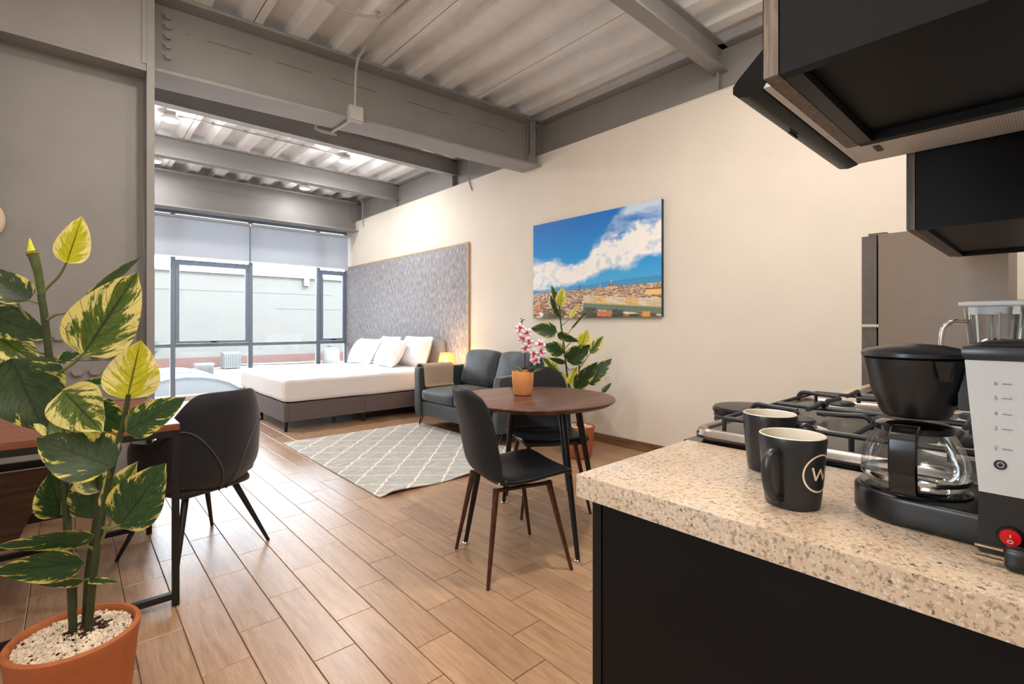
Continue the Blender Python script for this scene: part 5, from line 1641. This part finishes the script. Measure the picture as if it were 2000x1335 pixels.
# town
rng = np.random.RandomState(5)
pal = [(206, 180, 150), (186, 140, 112), (164, 108, 80), (222, 200, 166), (134, 112, 100), (214, 190, 150), (190, 160, 140), (108, 92, 86), (232, 222, 206)]
town = np.zeros_like(img)
for i in range(NX):
    for j in range(NY):
        s, t = ss[i, j], tt[i, j]
        if t >= hz[i, j]: continue
        dpt = (hz[i, j] - t) / hz[i, j]
        wx, wy = 0.006 + 0.03 * dpt, 0.005 + 0.02 * dpt
        h = int(s / wx) * 7919 + int(t / wy) * 104729
        c = srgb(pal[(h ^ (h >> 5)) % len(pal)])
        town[i, j] = c * (0.55 + 0.65 * ((h * 31 % 97) / 97)) * (0.75 + 0.5 * n2[i, j])
tm = tt < hz
img = np.where(tm[..., None], town, img)
def area(mask, col, f=1.0):
    img[mask] = img[mask] * (1 - f) + srgb(col) * f
riv = np.interp(ss, [0, .35, .45, 1.0], [-1, -1, .118, .055])
facade = (tt > riv + 0.035) & (tt < riv + 0.10) & (ss > 0.30)
fc = [(232, 222, 196), (236, 204, 130), (224, 206, 180), (236, 228, 214), (228, 190, 120)]
for i in range(NX):
    for j in range(NY):
        if facade[i, j]:
            q = int(ss[i, j] / 0.045)
            win_ = (int(ss[i, j] * 160) % 2 == 0) and (int(tt[i, j] * 90) % 2 == 0)
            img[i, j] = img[i, j] * 0.35 + srgb(fc[(q * 7) % 5]) * (0.45 if win_ else 0.68)
area((tt < riv + 0.035) & (tt > riv + 0.02) & (ss > .38), (196, 176, 130))
area((tt < riv + 0.022) & (tt > riv - 0.035) & (ss > .42), (104, 122, 104))
tree = (fbm(ss * 16, tt * 12, 41) > 0.47) & (tt < np.interp(ss, [0, .2, .4, .55, .62, 1], [.12, .09, .11, .09, .03, .03]))
img[tree] = img[tree] * 0.2 + (srgb((46, 60, 44)) * 0.8) * (0.5 + n4[tree][:, None] * 1.1)
area((ss > .56) & (ss < .665) & (tt < .055) & (tt > .008), (206, 112, 84))
area((ss > .67) & (ss < .75) & (tt < 0.03 + 0.06 * n4), (46, 58, 54), 0.9)
area((ss > .88) & (ss < .93) & (tt < 0.045), (226, 160, 60), 0.9)
area((ss > .03) & (ss < .07) & (tt > .085) & (tt < .14), (222, 128, 70))
area((ss > .90) & (tt > .19) & (tt < .235), (226, 196, 130))
area((ss > .90) & (tt > .235) & (tt < .25), (150, 90, 70))
# a domed church and two slim towers on the skyline
dq = ((ss - .665) / .022) ** 2 + ((tt - .285) / .042) ** 2
area((dq < 1) & (tt > .27), (150, 108, 96))
area((np.abs(ss - .665) < .002) & (tt > .31) & (tt < .345), (206, 196, 190))
area((np.abs(ss - .66) < .034) & (tt > .262) & (tt < .285), (196, 182, 170))
area((np.abs(ss - .418) < .0045) & (tt > .26) & (tt < .325), (84, 74, 70))
area((np.abs(ss - .583) < .006) & (tt > .262) & (tt < .315), (190, 150, 134))
shade = 0.9 + 0.2 * (n2 - 0.5)
cv = thing('canvas_print', 'wide canvas print of a riverside old town under a blue cloudy sky', 'picture', (3.88, 3.14, 1.23))
py0, py1, pz0, pz1, pxf = 2.338, 3.946, 1.231, 2.266, 3.862
xs = np.repeat(np.arange(NX + 1), NY + 1); zs = np.tile(np.arange(NY + 1), NX + 1)
vert = np.stack([np.full(xs.shape, pxf), py1 + (py0 - py1) * xs / NX, pz0 + (pz1 - pz0) * zs / NY], 1) - np.array([3.88, 3.14, 1.23])
ii, jj = np.meshgrid(np.arange(NX), np.arange(NY), indexing='ij')
a0 = (ii * (NY + 1) + jj).ravel(); a1 = a0 + NY + 1
quads = np.stack([a0, a1, a1 + 1, a0 + 1], 1)
me = bpy.data.meshes.new('printed_face')
me.from_pydata(vert.tolist(), [], quads.tolist())
ca = me.color_attributes.new('print', 'FLOAT_COLOR', 'CORNER')
img = np.clip(img * 1.15, 0, 1)
cols = np.concatenate([np.repeat(img.reshape(-1, 3), 4, 0), np.ones((NX * NY * 4, 1))], 1).astype(np.float32)
ca.data.foreach_set('color', cols.ravel())
M['print_face'] = attr_mat('canvas_print_colours', 'print', 0.55)
me.materials.append(M['print_face'])
po = bpy.data.objects.new('printed_face', me); COL.objects.link(po); po.parent = cv
bm = newbm(); box(bm, pxf + 0.0006, 3.8988, py0, py1, pz0, pz1)
M['canvas_edge'] = mat('canvas_wrapped_edge', (44, 70, 92), 0.7, vary=0.4, vscale=6)
obj('stretcher_frame', bm, 'canvas_edge', cv, world=True, flat=True)

# ================================================================== PLANTS
def leaf(name, parent, base, tip, width, m, toward=None, roll=0.0, fold=0.16, droop=0.10, wave=0.03, nu=14, nv=8, blunt=0.42):
    base, tip = Vector(base), Vector(tip)
    ax = tip - base; L = ax.length; ax.normalize()
    tw = Vector(toward) if toward is not None else (Vector((0, 0, CAMH)) - (base + tip) / 2)
    n = (tw - ax * tw.dot(ax)).normalized()
    n = Matrix.Rotation(roll, 3, ax) @ n
    sd = ax.cross(n).normalized()
    ph = random.uniform(0, 6)
    bm = newbm()
    uvl = bm.loops.layers.uv.new('UVMap')
    g = []
    for i in range(nu + 1):
        u = i / nu
        w = (math.sin(math.pi * u ** (0.62 + 0.25 * (blunt - 0.42))) ** 0.75) if 0 < u < 1 else 0.0
        if u > 0.86: w *= 1 - 0.35 * ((u - 0.86) / 0.14)
        w = max(w, 0.012) * width / 2
        row = []
        for j in range(nv + 1):
            v = (j / nv - 0.5) * 2
            h = fold * abs(v) * w - droop * L * (u * u) + wave * width * math.sin(u * 9 + ph + v * 2) * abs(v)
            p = base + ax * (L * u) + sd * (v * w) + n * (h - fold * 0.4 * w)
            row.append((bm.verts.new(p), u, v))
        g.append(row)
    for i in range(nu):
        for j in range(nv):
            q = (g[i][j], g[i + 1][j], g[i + 1][j + 1], g[i][j + 1])
            f = bm.faces.new([k[0] for k in q])
            for lp, k in zip(f.loops, q): lp[uvl].uv = (k[1], k[2])
    return obj(name, bm, m, parent, world=True, recalc=False)

def pot(parent, x, y, s=1.0, m='terracotta'):
    bm = newbm()
    prof = [(0.095, 0.0), (0.112, 0.006), (0.118, 0.02), (0.132, 0.14), (0.143, 0.262), (0.148, 0.285), (0.148, 0.296), (0.144, 0.300), (0.136, 0.300), (0.131, 0.294), (0.130, 0.262)]
    lathe(bm, [(r * s, z * s) for r, z in prof], 64, (x, y, 0)); return obj('pot', bm, m, parent, world=True)
def gravel(parent, x, y, z, rad, n, r0, seed):
    rnd = random.Random(seed)
    bm = newbm()
    for i in range(n):
        a = rnd.uniform(0, 2 * math.pi); q = rad * math.sqrt(rnd.random())
        s = r0 * rnd.uniform(0.7, 1.35)
        mt = Matrix.Translation((x + q * math.cos(a), y + q * math.sin(a), z + rnd.uniform(-0.3, 0.9) * r0 + 0.006 * (1 - q / rad))) @ Matrix.Rotation(rnd.uniform(0, 6), 4, (rnd.random(), rnd.random(), 0.3)) @ Matrix.Diagonal((s * 1.25, s, s * 0.8, 1))
        bmesh.ops.create_icosphere(bm, subdivisions=1, radius=1, matrix=mt)
    o = obj('gravel', bm, 'pebble', parent, world=True, recalc=False); o['kind'] = 'stuff'

# ---- large plant at left
DP = 1.40
def L_(u, v, d=DP): return at(u, v, d)
gz = 0.28
def foot(u, v): return atz(u, v, gz)
lx, ly = 0.008, 1.842
pl = thing('potted_plant', 'tall variegated artificial plant in a terracotta pot at the left edge', 'plant', (lx, ly, 0))
pot(pl, lx, ly)
bm = newbm(); lathe(bm, [(0.1295, 0.262), (0.129, 0.272), (0.04, 0.280)], 40, (lx, ly, 0)); obj('soil', bm, 'soil', pl, world=True)
gravel(pl, lx, ly, 0.282, 0.127, 2300, 0.0036, 3)
bm = newbm(); rb_ = random.Random(9)
for i in range(70):
    a_ = rb_.uniform(0, 6.28); q_ = 0.05 * rb_.random() ** 0.7
    c_ = foot(172, 1230)
    mt = Matrix.Translation((c_.x + q_ * math.cos(a_), c_.y + q_ * math.sin(a_) - 0.005, 0.287 + rb_.uniform(0, 0.004))) @ Matrix.Rotation(rb_.uniform(0, 6), 4, (rb_.random(), rb_.random(), 1)) @ Matrix.Diagonal((0.006, 0.0045, 0.0025, 1))
    bmesh.ops.create_cube(bm, size=2, matrix=mt)
o_b = obj('bark_chips', bm, 'soil', pl, world=True, flat=True); o_b['kind'] = 'stuff'
f1, f2, f3 = foot(143, 1240), foot(172, 1238), foot(166, 1222)
stems = [
    ([f1, L_(140, 1160, 1.385), L_(133, 1060, 1.39), L_(128, 960, 1.42), L_(112, 850, 1.44), L_(104, 760, 1.43), L_(94, 680, 1.42), L_(86, 610, 1.41), L_(80, 575, 1.41)], 0.0105, 0.009),
    ([f2, L_(182, 1130, 1.38), L_(196, 1030, 1.38), L_(215, 930, 1.39), L_(235, 850, 1.40), L_(246, 800, 1.40), L_(251, 770, 1.40)], 0.010, 0.006),
    ([f3, L_(172, 1120, 1.40), L_(186, 1020, 1.42), L_(195, 940, 1.44), L_(190, 880, 1.45), L_(182, 830, 1.45)], 0.009, 0.005),
]
for p, r, re in stems:
    bm = newbm(); tube(bm, p, r, 10, 5, r_end=re); obj('stem', bm, 'stem', pl, world=True)
# rolled young leaf at the top of the main stem
bm = newbm(); tube(bm, [L_(82, 578, 1.41), L_(75, 535, 1.41), L_(67, 505, 1.405), L_(62, 492, 1.403)], 0.0085, 10, 3, r_end=0.0145)
obj('rolled_leaf', bm, 'leaf_green_plain', pl, world=True)
bm = newbm(); tube(bm, [L_(63.5, 496, 1.403), L_(61, 487, 1.403), L_(58, 465, 1.402)], 0.0155, 10, 3, r_end=0.001); obj('rolled_leaf_tip', bm, 'leaf_yellow_plain', pl, world=True)
pets = [
    [(84, 570, 1.41), (96, 558, 1.41), (116, 538, 1.40), (130, 512, 1.39)],
    [(92, 624, 1.41), (110, 614, 1.41), (132, 610, 1.40), (163, 592, 1.42)],
    [(104, 738, 1.42), (128, 720, 1.40), (148, 706, 1.38), (160, 690, 1.37)],
    [(75, 592, 1.41), (62, 588, 1.40), (54, 586, 1.40)],
    [(94, 655, 1.42), (70, 635, 1.41), (50, 615, 1.40), (33, 590, 1.39)],
    [(98, 692, 1.43), (70, 685, 1.41), (45, 668, 1.40), (28, 655, 1.40)],
    [(108, 775, 1.43), (88, 750, 1.42), (60, 710, 1.40), (36, 690, 1.40)],
    [(100, 722, 1.43), (110, 712, 1.43), (118, 704, 1.43)],
    [(128, 960, 1.42), (122, 985, 1.42), (120, 1005, 1.42)],
    [(118, 880, 1.43), (95, 868, 1.42), (82, 838, 1.40)],
    [(246, 800, 1.40), (246, 830, 1.40), (246, 842, 1.40)],
    [(212, 935, 1.39), (214, 925, 1.37), (213, 917, 1.36)],
    [(196, 1030, 1.38), (218, 1030, 1.37), (236, 1024, 1.37)],
    [(196, 1060, 1.38), (205, 1040, 1.38), (222, 1005, 1.37)],
    [(186, 1075, 1.39), (175, 1068, 1.38), (165, 1065, 1.37)],
    [(182, 1130, 1.38), (172, 1130, 1.38), (164, 1133, 1.37)],
]
for p in pets:
    bm = newbm(); tube(bm, [L_(*q) for q in p], 0.0042, 7, 4, r_end=0.0028); obj('petiole', bm, 'petiole', pl, world=True)
PXM = DP / FPX
# (base u,v,d) (tip u,v,d) width px, material, roll deg
LV = [
    ((130, 514, 1.39), (164, 424, 1.40), 58, 'leaf_yellow', 20, {}),
    ((160, 694, 1.37), (269, 532, 1.40), 112, 'leaf_mixed', -8, {'droop': -0.02}),
    ((163, 594, 1.42), (269, 492, 1.46), 34, 'leaf_dark', -55, {}),
    ((55, 588, 1.40), (-45, 515, 1.36), 62, 'leaf_dark', 15, {}),
    ((-30, 610, 1.38), (92, 660, 1.40), 66, 'leaf_dark', 10, {}),
    ((33, 590, 1.39), (-30, 540, 1.42), 50, 'leaf_green', 0, {}),
    ((-28, 640, 1.40), (78, 712, 1.42), 66, 'leaf_mixed', -10, {}),
    ((22, 700, 1.37), (84, 842, 1.38), 128, 'leaf_dark', 8, {'droop': 0.03}),
    ((20, 690, 1.43), (72, 770, 1.42), 50, 'leaf_mixed', -30, {}),
    ((122, 762, 1.39), (198, 842, 1.36), 92, 'leaf_mixed', 12, {'droop': 0.02}),
    ((248, 780, 1.40), (275, 664, 1.41), 92, 'leaf_yellow', 0, {'droop': 0.0, 'fold': 0.05}),
    ((246, 842, 1.40), (356, 776, 1.42), 66, 'leaf_green', -18, {}),
    ((178, 790, 1.44), (248, 842, 1.41), 58, 'leaf_green', 15, {}),
    ((88, 800, 1.41), (160, 872, 1.40), 64, 'leaf_mixed', -12, {}),
    ((155, 758, 1.45), (218, 732, 1.46), 24, 'leaf_green', -40, {}),
    ((112, 705, 1.43), (158, 686, 1.45), 26, 'leaf_green', -30, {}),
    ((222, 912, 1.36), (70, 852, 1.33), 104, 'leaf_dark', 18, {'droop': 0.05}),
    ((120, 1008, 1.42), (98, 925, 1.41), 74, 'leaf_green', 10, {}),
    ((178, 1012, 1.43), (178, 905, 1.44), 76, 'leaf_green', -12, {}),
    ((195, 960, 1.43), (150, 900, 1.42), 56, 'leaf_mixed', 20, {}),
    ((232, 1028, 1.37), (322, 905, 1.39), 98, 'leaf_green', -14, {'droop': 0.02}),
    ((206, 1000, 1.40), (262, 900, 1.43), 60, 'leaf_mixed', -35, {}),
    ((185, 1045, 1.38), (-20, 1078, 1.30), 44, 'leaf_green', -38, {}),
    ((165, 1098, 1.37), (-25, 1122, 1.28), 60, 'leaf_green', -22, {}),
    ((164, 1133, 1.37), (72, 1148, 1.33), 26, 'leaf_green', -50, {}),
    ((172, 1134, 1.37), (228, 1132, 1.36), 16, 'leaf_green', -40, {}),
]
for (b, t, w, m, rl, kw) in LV:
    b, t = L_(*b), L_(*t)
    leaf('leaf', pl, b, t, w * PXM * 1.0, m, roll=R(rl), **kw)

# ---- plant in the corner by the sofa
qx, qy = 3.32, 2.82
p2 = thing('potted_plant', 'variegated artificial plant in a terracotta pot behind the round table', 'plant', (qx, qy, 0))
pot(p2, qx, qy, 0.93)
bm = newbm(); lathe(bm, [(0.1204, 0.244), (0.12, 0.254), (0.04, 0.260)], 40, (qx, qy, 0)); obj('soil', bm, 'soil', p2, world=True)
gravel(p2, qx, qy, 0.262, 0.116, 380, 0.0065, 4)
DR = 4.28
def R_2(u, v, d=DR): return at(u, v, d)
st1 = [Vector((qx - 0.02, qy, 0.255)), R_2(1128, 800), R_2(1117, 768), R_2(1109.5, 745), R_2(1104, 700), R_2(1100, 664), R_2(1095, 629), R_2(1092.5, 597)]
st2 = [Vector((qx + 0.02, qy + 0.01, 0.255)), R_2(1134, 800), R_2(1131, 760), R_2(1131, 735), R_2(1131, 708)]
for s in (st1, st2):
    bm = newbm(); tube(bm, s, 0.010, 8, 4, r_end=0.006); obj('stem', bm, 'stem', p2, world=True)
P2 = [
    [(1096, 636), (1104, 630), (1113, 621)], [(1100, 664), (1106, 656), (1116, 642)], [(1102, 682), (1115, 668), (1128, 660), (1135, 674)],
    [(1099, 655), (1090, 650), (1084, 646)], [(1104, 700), (1100, 694), (1096, 690)], [(1131, 712), (1128, 705), (1118, 704)],
    [(1131, 720), (1145, 700), (1153, 690)], [(1109, 742), (1096, 732), (1089, 726)], [(1131, 745), (1140, 748), (1150, 747)],
    [(1105, 712), (1112, 722), (1122, 718)], [(1136, 775), (1160, 770), (1176, 765)], [(1131, 725), (1140, 728), (1128, 752)],
]
for p in P2:
    bm = newbm(); tube(bm, [R_2(*q) for q in p], 0.0045, 6, 3, r_end=0.003); obj('petiole', bm, 'petiole', p2, world=True)
LV2 = [
    ((1093, 599, 4.28), (1078, 556, 4.26), 15, 'leaf_green', 20), ((1094, 598, 4.27), (1098, 560, 4.25), 22, 'leaf_yellow', -10), ((1092, 620, 4.26), (1072, 576, 4.24), 15, 'leaf_dark', -40),
    ((1113, 622, 4.26), (1131, 590, 4.28), 9, 'leaf_yellow', -20), ((1116, 643, 4.28), (1151, 598, 4.34), 11, 'leaf_dark', -60), ((1088, 647, 4.26), (1038, 640, 4.20), 32, 'leaf_green', 10),
    ((1088, 652, 4.25), (1129, 668, 4.18), 19, 'leaf_green', 25), ((1136, 677, 4.27), (1147, 643, 4.27), 28, 'leaf_yellow', 0), ((1108, 706, 4.22), (1152, 674, 4.18), 38, 'leaf_dark', 5),
    ((1152, 690, 4.27), (1179, 655, 4.26), 23, 'leaf_mixed', 0), ((1101, 690, 4.25), (1062, 672, 4.2), 28, 'leaf_green', 0), ((1101, 684, 4.32), (1079, 666, 4.34), 14, 'leaf_dark', 0),
    ((1090, 728, 4.24), (1060, 697, 4.18), 20, 'leaf_mixed', 0), ((1105, 708, 4.3), (1070, 700, 4.34), 13, 'leaf_dark', -30), ((1122, 758, 4.2), (1168, 708, 4.14), 32, 'leaf_dark', 15),
    ((1146, 750, 4.27), (1194, 698, 4.26), 32, 'leaf_green', -15), ((1112, 750, 4.25), (1128, 716, 4.24), 18, 'leaf_yellow', 10), ((1106, 752, 4.26), (1098, 725, 4.26), 12, 'leaf_yellow', -20),
    ((1176, 766, 4.27), (1194, 746, 4.3), 11, 'leaf_dark', -20), ((1122, 800, 4.24), (1112, 772, 4.2), 14, 'leaf_green', 10),
]
for (b, t, w, m, rl) in LV2:
    leaf('leaf', p2, R_2(*b), R_2(*t), w * DR / FPX, m, roll=R(rl), nu=10, nv=6)

# ---- orchid leaves
M['orchid_leaf'] = mat('dark_orchid_leaf', (58, 78, 50), 0.4, vary=0.15, vscale=20)
for (b, t, w, rl) in (((1022, 727, 2.86), (998, 706, 2.88), 9, 20), ((1030, 727, 2.85), (1058, 718, 2.83), 9, -30), ((1028, 728, 2.83), (1044, 722, 2.78), 8, 30)):
    leaf('leaf', orc, at(*b), at(*t), w * 2.86 / FPX, 'orchid_leaf', roll=R(rl), droop=0.18, nu=10, nv=4)
